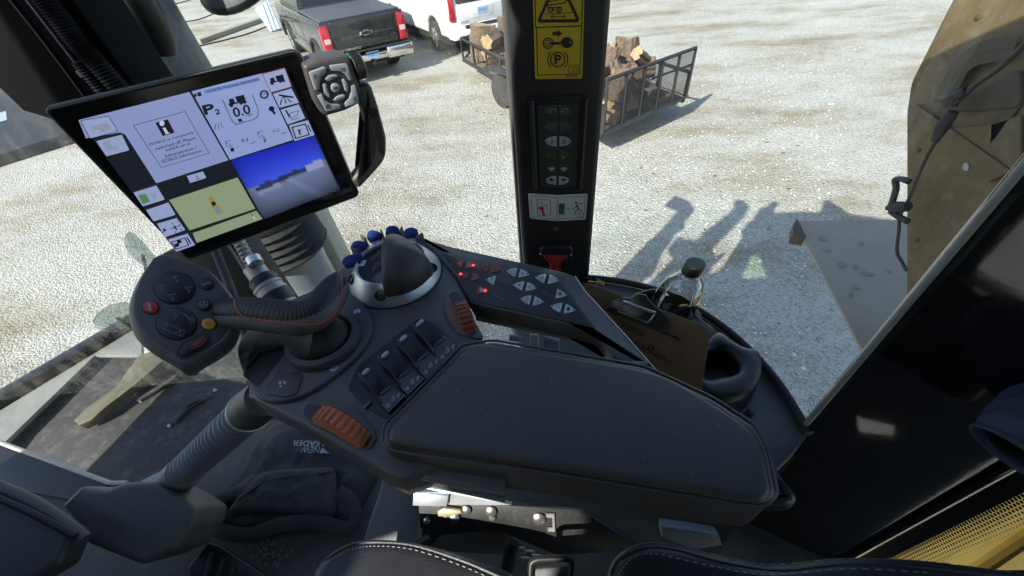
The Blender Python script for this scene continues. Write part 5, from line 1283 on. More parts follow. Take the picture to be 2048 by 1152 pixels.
t.stroke(pv, [z7(*p) for p in ell(198, 177, 21, 21, 20)], .0016, .0015, 1, True); t.stroke(pv, [z7(*p) for p in ell(198, 177, 13, 13, 16)], .0012, .0015, 1, True); S([(198, 170), (198, 184)], .0014)
S([(205, 178), (255, 176)], .003)
for x in (222, 232, 242): S([(x, 176), (x, 184)], .0016)
t.fill(pv, [z7(*p) for p in ell(275, 174, 25, 23, 18)], .0016, 1); t.fill(pv, [z7(*p) for p in ell(288, 172, 4, 4, 8)], .0018, 0)
t.stroke(pv, [z7(*p) for p in ell(237, 244, 29, 30, 22)], .0018, .0015, 1, True)
for a0, a1 in ((-.85, .85), (math.pi-.85, math.pi+.85)): t.stroke(pv, [z7(*p) for p in ell(237, 244, 41, 42, 10, 0, a0, a1)], .0016, .0015, 1)
letter(t, pv, 'P', z7(226, 263), z7(250, 263), z7(225, 225), .0016, 1, .0007)
t.stroke(pv, [z7(*p) for p in ((281, 268), (322, 266), (321, 304), (281, 305))], .0008, .0016, 1, True); S([(287, 278), (300, 276), (301, 296), (314, 294)], .0007); S([(287, 296), (300, 297), (301, 277), (315, 276), (315, 295)], .0007)
letter(t, pv, '06031702 1', z7(270, 317), z7(322, 315), z7(270, 310), .0016, 1, .0001)
t.build('warning_decal', [M['yellow'], M['ink']], pil)
# switch panel
zs = zt(1020, 170, 3.491)
t = MB(); t.slab(pv, rnd([zs(135, 80), zs(535, 66), zs(490, 720), zs(160, 725)], 4, 3), .006, -.002, .002, 2)
sw = t.build('switch_panel', M['black'], pil)
t = MB(); t.slab(pv, rnd([zs(185, 135), zs(470, 125), zs(462, 680), zs(440, 700), zs(205, 705)], 5, 3), .0072, .004, .0008, 1); t.build('panel_face', mat('panel_slate', (.030, .034, .038), .5, var=.06), sw)
t = MB()
for a, b in (((148, 95), (178, 715)), ((522, 82), (485, 710))): t.tube([pv.P(*zs(*a), .007), pv.P(*zs(*b), .007)], .0045, 8)
t.build('side_rib', M['black'], sw)
for (y, cx, hw, hh, mt, kind) in ((172, 331, 92, 40, 'olive', 'w'), (278, 332, 90, 38, 'panel', None), (380, 331, 88, 36, 'dimwhite', 'ab'), (475, 329, 85, 35, 'olive', 'dot'), (567, 329, 82, 33, 'olive2', 'wht'), (652, 328, 80, 31, 'dimwhite', 'lamp')):
    mm = {'olive': M['olive'], 'panel': M['plastic2'], 'dimwhite': M['dimwhite'], 'olive2': M['olive']}[mt]
    for sg in (-1, 1):
        e = ell(cx, y, hw, hh, 14, 0, -1.45 if sg > 0 else math.pi-1.45, 1.45 if sg > 0 else math.pi+1.45)
        e = [(x+sg*2 if abs(x-cx) > 12 else cx+sg*9, yy) for x, yy in e]
        t = MB(); t.slab(pv, [zs(*p) for p in e], .0086, .006, .0007, 1, 0)
        c = (cx+sg*42, y)
        if kind == 'ab': letter(t, pv, 'A' if sg < 0 else 'B', zs(c[0]-14, c[1]+16), zs(c[0]+14, c[1]+16), zs(c[0]-14, c[1]-14), .0088, 1, .00005)
        if kind == 'w': t.stroke(pv, [zs(c[0]-25, y-16), zs(c[0]+25, y-18), zs(c[0]+26, y+14)], .0007, .0088, 2); t.stroke(pv, [zs(*p) for p in ell(c[0]-18, y+2, 6, 6, 8)], .0006, .0088, 2, True)
        if kind == 'dot' and sg > 0: t.fill(pv, [zs(*p) for p in ell(367, 491, 6, 6, 10)], .0088, 2)
        if kind == 'wht': t.fill(pv, [zs(*p) for p in ((c[0]-24, y-2), (c[0], y-10), (c[0]+24, y-2), (c[0]+6, y+18), (c[0]-6, y+18))], .0088, 2)
        if kind == 'lamp': t.fill(pv, [zs(*p) for p in ((c[0]-22, y-2), (c[0]-4, y-20), (c[0]+24, y-4), (c[0]+2, y+2))], .0088, 1); t.stroke(pv, [zs(c[0]-8, y+8), zs(c[0]+14, y+20)], .001, .0088, 1)
        if kind in ('ab', 'lamp'): t.fill(pv, [zs(*p) for p in ell(cx+sg*76, y, 5, 5, 8)], .0089, 1)
        t.build('button', [mm, M['ink'], M['dimwhite']], sw)
# white escape decal
t = MB(); dq = [(126, 760), (140, 756), (330, 768), (530, 758), (542, 765), (528, 930), (515, 938), (330, 948), (150, 932), (138, 920)]
t.slab(pv, [zs(*p) for p in dq], .0012, -.001, .0003, 1)
Q = lambda p, w=.0009, m=1: t.stroke(pv, [zs(*x) for x in p], w, .0015, m)
t.stroke(pv, [zs(*p) for p in ((145, 770), (330, 784), (525, 772), (515, 922), (330, 934), (155, 918))], .0009, .0015, 1, True); Q([(330, 784), (328, 934)])
t.stroke(pv, rnd([zs(188, 794), zs(282, 800), zs(280, 914), zs(192, 908)], 3, 3), .001, .0015, 1, True)
t.fill(pv, [zs(*p) for p in ((198, 850), (225, 842), (240, 858), (232, 872), (246, 905), (232, 912), (218, 872), (200, 866))], .0015, 2); Q([(205, 835), (220, 808)], .0008); Q([(214, 838), (232, 812)], .0008); Q([(232, 830), (262, 845), (258, 852)], .0012); Q([(240, 850), (258, 838)], .0008)
t.fill(pv, [zs(*p) for p in ((340, 824), (382, 825), (378, 902), (338, 898))], .0015, 3)
Q([(388, 862), (422, 863)], .0016, 3); t.fill(pv, [zs(*p) for p in ell(460, 821, 9, 9, 12)], .0016, 3)
Q([(464, 834), (478, 866)], .0034, 3); Q([(432, 862), (450, 858), (466, 838), (488, 826), (512, 824)], .0016, 3); Q([(476, 862), (458, 880), (456, 900)], .0020, 3); Q([(474, 866), (488, 876), (502, 872)], .0020, 3)
t.stroke(pv, [zs(*p) for p in ((474, 892), (514, 890), (512, 920), (472, 922))], .0007, .0016, 1, True); Q([(480, 900), (492, 898), (493, 915), (506, 912)], .0006)
t.build('escape_decal', [M['white'], M['ink'], M['red'], M['green']], pil)
t = MB(); t.lathe(pv.P(*zs(322, 1003), 0), (0, -1, 0), [(.006, -.001), (.006, .002), (.004, .003), (.001, .003)], 16, c0=False); t.build('plug', M['plastic2'], pil)
# red emergency hammer in its holder
hm = empty('emergency_hammer', pv.P(1115, 520), 'red emergency hammer held in black clip low on the side pillar', 'hammer')
zh = zt(640, 420, 3.2)
t = MB(); t.slab(pv, rnd([zh(1400, 230), zh(1420, 208), zh(1590, 204), zh(1618, 225), zh(1600, 262), zh(1415, 262)], 4, 3), .016, 0, .004, 3); t.build('holder', M['black'], hm)
t = MB(); t.slab(pv, rnd([zh(1425, 262), zh(1585, 258), zh(1582, 290), zh(1550, 312), zh(1535, 370), zh(1470, 370), zh(1462, 312), zh(1432, 292)], 3, 3), .013, 0, .004, 3); t.slab(pv, [zh(1500, 290), zh(1510, 290), zh(1514, 368), zh(1504, 368)], .0145, .01, .001, 1); t.build('hammer_head', M['red'], hm)
for sx in ((1400, 1424), (1584, 1608)):
    t = MB(); t.slab(pv, [zh(sx[0], 268), zh((sx[0]+sx[1])/2, 256), zh(sx[1], 266), zh(sx[1] if sx[0] > 1500 else sx[1]+2, 284)][:4], .010, .004, .001, 1); t.build('striker_tip', M['steel'], hm)
# rear pillar, glossy black
A = EYE+V((.452, .304, 0)); B = EYE+V((.640, .186, 0)); dAB = (B-A).normalized(); nAB = V((dAB.y, -dAB.x, 0)); 
if nAB.dot(EYE-A) < 0: nAB = -nAB
rp_ = empty('rear_pillar', A+V((.1, -.05, -1.1)), 'glossy black rear cab pillar slanting across the right side', 'pillar')
sec = []
Lw = (B-A).length
for q in rnd([(0, 0), (Lw*.5, 0.004), (Lw, 0), (Lw, -.07), (Lw*.3, -.07), (0, -.018)], [.005, .08, .016, .02, .02, .004], 6): sec.append(q)
t = MB(); rings = []
for z in (-1.15, -.9, -.6, -.3, 0, .3, .56): rings.append([A+dAB*x+nAB*y+V((0, 0, z)) for x, y in sec])
t.rings(rings, 0); t.build('column', M['gloss'], rp_, 50)
t = MB(); t.tube([A+dAB*-.001+nAB*.001+V((0, 0, z)) for z in (-.72, 0, .56)], .0040, 12); t.build('edge_reflection', mat('pale_edge_reflection', (.30, .31, .28), .4, var=.15), rp_)  # pale tube stands in for the outdoor reflection along the rounded edge
t = MB()
rg = [A+dAB*(Lw*.93)+nAB*.004]; t.box(rg[0]+V((0, 0, -.3)), dAB*.006, nAB*.006, V((0, 0, .85)), .005); t.build('garnish', M['gloss'], rp_)
# rear window with printed dot border
R0 = B+dAB*.012-nAB*.03; R1 = EYE+V((.80, -.62, 0)); dR = (R1-R0); dR.z = 0; LR = dR.length; dR.normalize(); nR = V((dR.y, -dR.x, 0))
if nR.dot(EYE-R0) < 0: nR = -nR
rw = empty('rear_window', R0+dR*.4+V((0, 0, -.9)), 'rear cab window with black dotted border beside the glossy pillar', 'window')
prw = Pl(R0, nR, dR)
t = MB(); t.face([prw.pt((a, b)) for a, b in ((0, -1.1), (LR, -1.1), (LR, .5), (0, .5))]); t.build('glass', M['pane'], rw)
t = MB(); t.face([prw.pt((a, b), .002) for a, b in ((-.01, -1.1), (.030, -1.1), (.030, .5), (-.01, .5))])
for i in range(7):
    for j in range(190):
        r = .0029-.00036*i; x = .0322+i*.0050; y = -1.0+j*.0062+(.0031 if i % 2 else 0)
        t.face([prw.pt((x+r*math.cos(a), y+r*math.sin(a)), .002) for a in [k*1.0472 for k in range(6)]])
t.build('printed_border', M['ink'], rw)
# ledge under the side glass with cup holders
ZL = -.66
pl_ = level(ZL)
curve = spl([(1120, 556), (1180, 561), (1250, 570), (1330, 592), (1405, 632), (1480, 690), (1552, 770), (1614, 872)], 6, False)
inner_ = [(1590, 905), (1545, 950), (1380, 960), (1200, 800), (1050, 700), (1000, 600), (1060, 560)]
lg = empty('window_ledge', pl_.P(1450, 800), 'curved dark blue grey ledge below the side glass', 'ledge')
t = MB(); t.slab(pl_, curve+inner_, 0, -.03, .004, 3); t.build('shelf', M['plastic'], lg)
t = MB(); C4 = [pl_.P(*q, -.03)+V((-.02, -.02, 0)) for q in curve]; t.rings([[c for c in C4], [V((c.x-.03, c.y-.03, H-1.06)) for c in C4]], 0, False, False, False); t.build('lower_panel', M['blackmat'], lg)
C3 = [pl_.P(*q, .004) for q in curve]
t = MB(); t.tube([c+V((0, 0, .004)) for c in C3], .0075, 10); t.build('rubber_seal', M['blackmat'], lg)
t = MB(); t.slab(pl_, [(1492, 822), (1500, 818), (1510, 826), (1505, 834), (1494, 832)], .006, 0, .002, 2); t.build('plug', M['black'], lg)
t = MB(); s_ = Pl(pl_.P(1203, 572, .008), (0, -.8, .5), (1, 0, 0)); t.slab(s_, [z6(345, 232), z6(396, 255), z6(386, 298), z6(340, 280)], .001, 0, 0, 1, 0, bev2=0); t.fill(s_, [z6(350, 262), z6(384, 275), z6(380, 292), z6(346, 280)], .0012, 1); t.stroke(s_, [z6(354, 248), z6(386, 262)], .0016, .0012, 2)
t.build('sticker', [M['yellow'], mat('violet_print', (.12, .06, .28), .5), M['white']], lg)
def cup(outer, inner, h, depth, name, zbase=ZL):
    t = MB(); n = 48
    pT = level(zbase+h); O = [pT.hit(*z6(*p)) for p in resample(spl(outer, 4), n)]; I = [pT.hit(*z6(*p)) for p in resample(spl(inner, 4), n)]
    if area(O) < 0: O = O[::-1]
    if area(I) < 0: I = I[::-1]
    k0 = min(range(n), key=lambda k: (V(I[k])-V(O[0])).length); I = I[k0:]+I[:k0]
    rs = [[pT.pt(q, -h) for q in inset(O, -.006)], [pT.pt(q, -.014) for q in inset(O, -.002)], [pT.pt(q, -.006) for q in O], [pT.pt(tuple(V(a).lerp(V(b), .25)), -.001) for a, b in zip(O, I)], [pT.pt(tuple(V(a).lerp(V(b), .6)), .0) for a, b in zip(O, I)], [pT.pt(tuple(V(a).lerp(V(b), .9)), -.004) for a, b in zip(O, I)], [pT.pt(q, -.012) for q in I], [pT.pt(q, -depth) for q in inset(I, .004)]]
    t.rings(rs, 0, True, False, True); return t
tray = empty('cup_holder_tray', pl_.P(1440, 720), 'moulded black cup holder tray on the window ledge', 'cup holder')
t = cup([(1000, 640), (1080, 545), (1180, 605), (1250, 640), (1318, 655), (1352, 715), (1338, 820), (1280, 905), (1180, 955), (1060, 955), (985, 900), (975, 780)], [(1000, 700), (1030, 660), (1100, 650), (1170, 680), (1210, 740), (1205, 790), (1150, 810), (1090, 815), (1040, 830), (990, 815), (985, 770)], .052, .09, 'c'); t.build('cup_well', M['black'], tray, 60)
t = cup([(535, 350), (620, 300), (740, 293), (880, 380), (950, 400), (985, 440), (1000, 500), (1090, 545), (1030, 620), (930, 590), (760, 520), (620, 430)], [(585, 350), (650, 316), (740, 318), (860, 400), (915, 450), (900, 500), (830, 510), (740, 470), (640, 410)], .046, .09, 'c'); t.build('cup_well', M['black'], tray, 60)
# soda bottle
BZ = -.715; btop = PZ(1391, 527, -.463); bc = V((btop.x, btop.y, H+BZ)); 
bo = empty('soda_bottle', bc, 'nearly empty clear plastic soda bottle with black cap in the cup holder', 'bottle')
m_b, nt_, bb = nodes('clear_plastic'); nt_.nodes.remove(bb); o_ = [n for n in nt_.nodes if n.type == 'OUTPUT_MATERIAL'][0]
tr = N(nt_, 'ShaderNodeBsdfTransparent'); tr.inputs[0].default_value = (.93, .95, .95, 1); gg = N(nt_, 'ShaderNodeBsdfGlossy'); gg.inputs['Roughness'].default_value = .06; lw = N(nt_, 'ShaderNodeLayerWeight', Blend=.35); mx = N(nt_, 'ShaderNodeMixShader')
mr = N(nt_, 'ShaderNodeMath', operation='MULTIPLY_ADD'); mr.inputs[1].default_value = .80; mr.inputs[2].default_value = .13; nt_.links.new(lw.outputs['Facing'], mr.inputs[0])
nt_.links.new(mr.outputs[0], mx.inputs[0]); nt_.links.new(tr.outputs[0], mx.inputs[1]); nt_.links.new(gg.outputs[0], mx.inputs[2]); nt_.links.new(mx.outputs[0], o_.inputs[0])
bz = lambda r, z: (r, z)
hT = -.463-BZ
prof = [(.006, .004), (.030, 0), (.036, .008), (.0395, .03), (.0395, .158), (.0393, .172), (.0378, .188), (.0340, .203), (.0275, .215), (.0190, .224), (.0137, .229), (.0135, .250)]
t = MB(); n = 48; rings = []
prof2 = spl(prof, 4, False)
for r, z in prof2:
    rings.append([bc+V((math.cos(2*math.pi*k/n), math.sin(2*math.pi*k/n), 0))*(r*(1-.05*(abs(math.sin(k*math.pi/n*9+z*18)) if .160 < z < .212 else 0)))+V((0, 0, z*hT/.252)) for k in range(n)])
t.rings(rings, 0, True, True, False); t.build('bottle_body', m_b, bo, 80)
t = MB(); t.lathe(bc, (0, 0, 1), [(.0160, .229), (.0175, .2295), (.0175, .232), (.0140, .233)], 32, c0=False, c1=False); t.build('neck_ring', M['white'] if 0 else m_b, bo)
t = MB(); prc = [(.0155, .233), (.0160, .234), (.0160, .2520), (.0154, .2527), (.0001, .2527)]
rs = []
for r, z in prc: rs.append([bc+V((math.cos(2*math.pi*k/72), math.sin(2*math.pi*k/72), 0))*(r*(1.03 if k % 2 and .2335 < z < .2515 else 1))+V((0, 0, z)) for k in range(72)])
t.rings(rs, 0); t.build('cap', M['black'], bo, 24)
t = MB(); t.lathe(bc, (0, 0, 1), [(.0399, .045), (.0402, .046), (.0402, .147), (.0399, .148)], 48, c0=False, c1=False); lb = t.build('label', mat('black_label', (.02, .02, .022), .35, var=.3, vs=60), bo)
t = MB(); dv = (EYE-bc); dv.z = 0; dv.normalize(); a0 = math.atan2(dv.y, dv.x)
def lab(u, z, r=.0405): a = a0+u/.040; return bc+V((math.cos(a)*r, math.sin(a)*r, z))
for z, u0, u1 in ((.140, -.035, -.012), (.134, -.035, -.008), (.128, -.035, -.014), (.122, -.035, -.01), (.116, -.03, -.013), (.138, .012, .03), (.128, .014, .03)):
    t.face([lab(u0, z), lab(u1, z), lab(u1, z+.003), lab(u0, z+.003)])
t.build('label_print', M['dimwhite'], lb)
t = MB(); t.face([lab(.004+.009*math.cos(a*.5236), .160+.0105*math.sin(a*.5236), .0393) for a in range(12)]); t.build('red_sticker', mat('pink_red_print', (.42, .13, .15), .5), bo)
for ch in bo.children_recursive:
    for v in ch.data.vertices: v.co.x += .20*(v.co.z-.25)
# ---- clipboard
bo_ = PD(1300, 690, .655); bn = (V((-.30, -.62, .62))).normalized(); pb = Pl(bo_, bn, (1, 0, 0))
cb_ = empty('clipboard', pb.P(1300, 780), 'brown hardboard clipboard with metal clip and handwriting leaning beside the bottle', 'clipboard')
t = MB(); t.slab(pb, rnd([z6(262, 268), z6(300, 264), z6(1000, 520), z6(1036, 556), z6(975, 915), z6(940, 1010), z6(600, 1010), z6(430, 700)], [3, 4, 8, 8, 2, 4, 4, 4], 3), 0, -.0032, .0006, 1); brd = t.build('board', M['board'], cb_)
t = MB()
W_ = lambda p, w=.0011: t.stroke(pb, [z6(*x) for x in spl(p, 4, False)], w, .0005, 0)
W_([(583, 668), (596, 640), (588, 622), (572, 632), (586, 616), (612, 622), (620, 645), (606, 662), (588, 668)]); W_([(628, 668), (622, 652), (636, 650), (640, 664), (628, 668), (650, 664)])
W_([(650, 664), (672, 640), (670, 628), (660, 640), (660, 672), (672, 684)]); W_([(672, 684), (694, 655), (690, 645), (680, 660), (682, 688), (694, 696)]); W_([(716, 690), (702, 690), (700, 706), (714, 710), (720, 692), (722, 714), (734, 716)])
W_([(734, 716), (746, 700), (756, 712), (750, 728), (768, 738), (800, 738)]); W_([(832, 684), (836, 696)]); W_([(848, 686), (850, 700)])
t.build('handwriting', M['ink'], brd)
t = MB(); letter(t, pb, 'TRIPPER', z6(462, 510), z6(622, 585), z6(478, 484), .0005, 0, .0002)
for d in (0, 14): t.stroke(pb, [z6(462, 500+d), z6(630, 572+d)], .0009, .0006, 0)
t.build('struck_out_writing', mat('faded_ink', (.075, .05, .032), .7), brd)
t = MB(); t.stroke(pb, spl([z6(700, 545), z6(780, 570), z6(830, 590), z6(850, 612)], 4, False), .0016, .0012); t.build('clip_shadow_edge', M['ink'], brd) if 0 else None
t = MB(); t.slab(pb, rnd([z6(405, 425), z6(440, 365), z6(500, 345), z6(545, 352), z6(590, 325), z6(640, 330), z6(668, 372), z6(700, 400), z6(740, 430), z6(782, 490), z6(778, 520), z6(752, 546), z6(735, 500), z6(690, 490), z6(560, 450), z6(440, 420)], 3, 2), .006, .001, .002, 2)
CM = mat('clip_metal', (.13, .125, .12), .28, .85, var=.2); cl = t.build('clip', CM, cb_)
t = MB(); t.tube([pb.P(*z6(*p), .010) for p in ((505, 372), (478, 428), (655, 500), (700, 442))], .0012, 8); t.tube([pb.P(*z6(*p), .011) for p in ((505, 372), (700, 442))], .0028, 10); t.build('wire', M['steel'], cl)
t = MB(); t.slab(pb, [z6(380, 420), z6(440, 415), z6(640, 500), z6(730, 540), z6(820, 580), z6(860, 610), z6(740, 560), z6(560, 490)], .004, .0, .001, 1); t.build('jaw', CM, cl)
t = MB(); t.lathe(pb.P(*z6(622, 350), .006), bn, [(.0045, 0), (.0045, .0006), (.0030, .0006), (.0028, -.0008), (.0001, -.0008)], 18, c0=False); t.build('rivet', M['black'], cl)
# ---- side glass panes
gp = empty('side_window', EYE+V((.35, .55, -.6)), 'curved side window glass between the side pillar and rear pillar', 'window')
path = [EYE+V((.19, .735, 0))]+[V((c.x, c.y, H))+V((c.x-.1, c.y-.1, 0)).normalized()*.004 for c in C3[6:]]+[EYE+V((.47, .300, 0))]
path = [p for p in path if p.x > .185]
t = MB()
for a, b in zip(path, path[1:]): t.face([V((a.x, a.y, H+ZL)), V((b.x, b.y, H+ZL)), V((b.x, b.y, H+.54)), V((a.x, a.y, H+.54))])
t.build('glass', M['pane'], gp, 80)
t = MB()
for k in range(5):
    ql = Pl(path[-6], (path[-6]-EYE)*-1, (1, 0, 0))
    for m_i in range(6): t.stroke(ql, [(1612+k*6+m_i*1.5, 800+m_i*6-k*2), (1614+k*6+m_i*1.5, 804+m_i*6-k*2)], .0009, .0)
t.build('etched_print', M['ink'], gp)
gp2 = empty('front_side_window', EYE+V((-.8, .86, -1.0)), 'dusty side window glass in front of the side pillar', 'window')
t = MB(); t.face([EYE+V(p) for p in ((.03, .86, -1.1), (.03, .86, .54), (-1.9, .86, .54), (-1.9, .86, -1.1))]); t.build('glass', M['panedirty'], gp2)
# ---- front pillar housing with conduit at upper left
pf_ = Pl(EYE+V((0, .74, 0)), (0, -1, 0), (1, 0, 0))
fh = empty('front_pillar_housing', pf_.P(150, 120), 'black pillar housing with ribbed conduit at the upper left corner', 'pillar housing')
t = MB(); t.slab(pf_, [(330, 255), (270, 172), (145, 0), (70, -105), (-260, -105), (-60, 120), (45, 222), (98, 238), (230, 300)], 0, -.10, .004, 2); t.build('cover', mat('matt_black_trim', (.006, .006, .007), .8, spec=.08), fh)
t = MB()
t.tube([pf_.P(*q, .002) for q in ((15, -10), (90, 85), (172, 195))], .0016, 6); t.build('seam', M['plastic2'], fh)
t = MB(); t.tube([pf_.P(*q, .003) for q in ((52, -8), (158, 130))], .0024, 6); t.tube([pf_.P(*q, .003) for q in ((166, 142), (205, 192))], .0022, 6); t.build('bright_strip', M['trim'], fh)
P_ = [tuple(pf_.P(x, y, .016)) for x, y in ((80, -35), (125, 20), (172, 82), (205, 118), (258, 178))]
cs_ = spl(P_, 22, False); t = MB(); t.tube(cs_, [.0155 if k % 2 else .0125 for k in range(len(cs_))], 14); t.build('conduit', M['black'], fh)
P_ = [tuple(pf_.P(x, y, .012)) for x, y in ((168, 118), (200, 158), (235, 200))]
cs_ = spl(P_, 16, False); t = MB(); t.tube(cs_, [.011 if k % 2 else .009 for k in range(len(cs_))], 12); t.build('conduit', M['black'], fh)
t = MB(); t.tube([pf_.P(*q, .012) for q in ((176, 133), (186, 146))], .010, 10); t.build('clip', M['plastic'], fh)

# ================================================================== CAB FLOOR AND WHAT STANDS ON IT
ZF = -1.06
flr = level(ZF)
fpoly = [(-.4*0-1.95, .75)]
t = MB()
FP = [flr.hit(*q) for q in ((-150, 835), (0, 888), (225, 972), (335, 962), (430, 890), (540, 840))]+[(-.35, .60), (.60, .60), (.64, .12), (.82, -.62), (1.0, -.97), (-1.7, -.97), (-2.0, .4)]
HO = [(.355, -.205), (.455, -.135), (.54, -.22), (.495, -.285), (.43, -.24)]  # floor opening added so sunlit ground shows in the glossy pillar
if area(FP) < 0: FP = FP[::-1]
if area(HO) > 0: HO = HO[::-1]
fo = V((flr.o.x, flr.o.y)); jj = min(range(len(FP)), key=lambda k: (V(FP[k])+fo-V(HO[0])).length)
HO = [tuple(V(q)-fo) for q in HO]
FP = FP[:jj+1]+HO+[HO[0]]+FP[jj:]
t.rings([[flr.pt(q, -.06) for q in FP], [flr.pt(q, 0) for q in FP]], 0); tag(t.build('cab_floor', M['carpet']), kind='structure')
sl_ = empty('floor_sill', flr.P(120, 950), 'black sill with bright edge along the lower left window', 'sill')
t = MB(); t.slab(flr, [(-160, 838), (0, 893), (226, 974), (180, 1010), (0, 975), (-200, 920)], .016, 0, .003, 2); t.build('sill', M['black'], sl_)
t = MB(); t.tube([flr.P(*q, .014) for q in ((-160, 832), (0, 886), (226, 970), (262, 970))], .006, 8); t.build('edge_strip', M['post'], sl_)
# ribbed duct
du = empty('ribbed_duct', PZ(360, 965, -.98), 'grey ribbed flexible duct rising from floor to the console', 'duct')
P_ = [tuple(PZ(x, y, z)) for x, y, z in ((368, 944, -.80), (410, 905, -.725), (450, 868, -.66), (500, 822, -.585))]
cs_ = spl(P_, 24, False); t = MB(); n_c = len(cs_)
t.tube(cs_, [(.0325, .0325, .0262, .0262)[k % 4]*(1-.02*k/n_c) for k in range(n_c)], 24); t.build('hose', mat('mid_grey_hose', (.20, .215, .23), .55, var=.1), du, 25)
t = MB(); t.tube([PZ(496, 826, -.59), PZ(516, 808, -.56), PZ(532, 794, -.535)], [.0325, .033, .030], 24); t.build('upper_cuff', M['plastic'], du)
t = MB(); d_ = (PZ(516, 808, -.55)-PZ(498, 824, -.59)); t.lathe(PZ(500, 822, -.586), d_, [(.033, 0), (.0350, .001), (.0350, .008), (.033, .009)], 24, c0=False, c1=False); t.box(PZ(503, 800, -.565), d_.normalized()*.007, V((0, 0, .008)), d_.normalized().cross(UPW)*.012, .002); t.build('clamp', M['silver'], du)
t = MB(); t.tube([PZ(338, 975, -.99), PZ(352, 960, -.88), PZ(374, 939, -.79)], [.036, .036, .0345], 24); t.build('lower_cuff', mat('pale_grey_cuff', (.17, .185, .20), .5, var=.12), du)
t = MB(); t.slab(level(-.92), [(285, 965), (345, 935), (352, 950), (310, 985)], .01, -.02, .004, 2); t.build('bracket', M['greyplast'], du)
# steering column cover
sh_n = V((.25, -.35, .9)); psc = Pl(PZ(270, 1030, -.80), sh_n, (1, 0, 0))
sc_ = empty('steering_column_cover', PZ(270, 1060, -.95), 'dark grey moulded steering column cover at the lower left', 'column cover')
t = MB(); ol = rnd([(118, 1012), (160, 971), (212, 978), (250, 964), (302, 963), (350, 984), (394, 1014), (386, 1048), (350, 1100), (282, 1131), (232, 1112), (168, 1086), (163, 1060)], 9, 3)
t.slab(psc, ol, 0, -.16, .012, 4, 0, .01)
t.build('cover', M['plastic'], sc_, 50)
# steering wheel rim part at the left edge
sw_ = empty('steering_hub', PZ(60, 1040, -.72), 'dark steering wheel hub and spoke at the bottom left edge', 'steering wheel')
pw_ = Pl(PZ(60, 1030, -.70), (.3, -.3, .9), (1, 0, 0))
t = MB(); t.slab(pw_, rnd([(-220, 930), (-20, 985), (60, 1010), (150, 1060), (120, 1130), (20, 1190), (-220, 1300)], 14, 4), 0, -.06, .012, 4); t.build('hub_cover', M['plastic2'], sw_, 50)
t = MB(); t.tube([pw_.P(*q, .002) for q in spl([(-160, 900), (-20, 965), (60, 1000), (120, 1038), (172, 1078)], 5, False)], .010, 10); t.build('spoke', M['plastic'], sw_)
t = MB(); t.tube([pw_.P(*q, .012) for q in spl([(-160, 925), (-20, 985), (70, 1024), (160, 1072)], 5, False)], .006, 10); t.build('cable', M['black'], sw_)
# pedal
ped = empty('pedal', PZ(430, 1120, -1.0), 'black ribbed floor pedal beside the column cover', 'pedal')
pp_ = Pl(PZ(430, 1120, -.99), (.1, -.2, .95), (1, 0, 0))
t = MB(); t.slab(pp_, rnd([(375, 1135), (415, 1085), (440, 1092), (530, 1150), (545, 1200), (380, 1220)], 5, 3), 0, -.02, .004, 3); t.build('pedal_plate', M['black'], ped)
t = MB()
for k in range(4): t.tube([pp_.P(*q, .003) for q in ((425+k*22, 1105+k*12), (405+k*22, 1190+k*12))], .005, 6)
t.build('tread', M['blackmat'], ped)
# black cloth bag with printed lettering
pbg = level(ZF+.012)
bg_ = empty('cloth_bag', pbg.P(590, 960), 'crumpled black cloth bag with white lettering lying on the cab floor', 'bag')
t = MB(); bp_ = resample(spl([(520, 872), (565, 842), (640, 850), (720, 890), (752, 940), (735, 985), (716, 1020), (712, 1052), (640, 1050), (560, 1062), (500, 1075), (430, 1064), (406, 1025), (440, 985), (478, 950), (500, 905)], 6), 90)
blob(t, pbg, bp_, .030, 16, .016, 0, pw=6, seed=4, fr_=11); t.build('bag_body', M['fabric'], bg_, 80)
t = MB(); pk2 = resample(rnd([(452, 1030), (470, 1000), (520, 946), (560, 940), (666, 934), (672, 950), (670, 1030), (655, 1036), (560, 1030)], 8, 4), 80)
blob(t, level(ZF+.042), pk2, .022, 12, .007, 0, pw=8, seed=9, fr_=14, base=.0); fp_ = t.build('folded_flap', M['fabric'], bg_, 80)
t = MB(); t.tube([level(ZF+.064).P(*q) for q in ((475, 1000), (530, 962), (600, 950), (664, 944))], .0025, 6); t.build('hem', M['fabric'], fp_)
t = MB(); sp = [tuple(PZ(x, y, z)) for x, y, z in ((498, 978, ZF+.05), (455, 990, ZF+.05), (420, 1010, ZF+.04), (412, 1040, ZF+.03), (440, 1062, ZF+.035), (500, 1070, ZF+.045), (560, 1050, ZF+.05), (630, 1044, ZF+.045), (690, 1058, ZF+.04), (712, 1040, ZF+.05), (700, 1000, ZF+.055), (676, 985, ZF+.05))]
t.tube(spl(sp, 6, False), .016, 8, up=(0, 0, 1), flat=.22); t.build('strap', M['fabric'], bg_)
tb_ = bvh(*[o for o in bg_.children if o.name.startswith('bag_body')])
def drape_text(mb, tree, body, a, b, c, lift=.006, m=0, shear=0):
    vs, fs, w, hh = text_polys(body); i0 = len(mb.v); A, B, C = V(a), V(b), V(c)
    for v in vs:
        p = A+(B-A)*(v.x/w)+(C-A)*(v.y/hh)
        q = on(tree, p.x, p.y, lift); q = q if q is not None else pbg.P(p.x, p.y, .03)
        mb.v.append(q)
    for f in fs: mb.f.append([i0+k for k in f]); mb.m.append(m)
t = MB(); drape_text(t, tb_, 'NEW', z4(641, 876), z4(528, 872), z4(628, 916)); drape_text(t, tb_, 'LEADER', z4(668, 842), z4(470, 832), z4(660, 876))
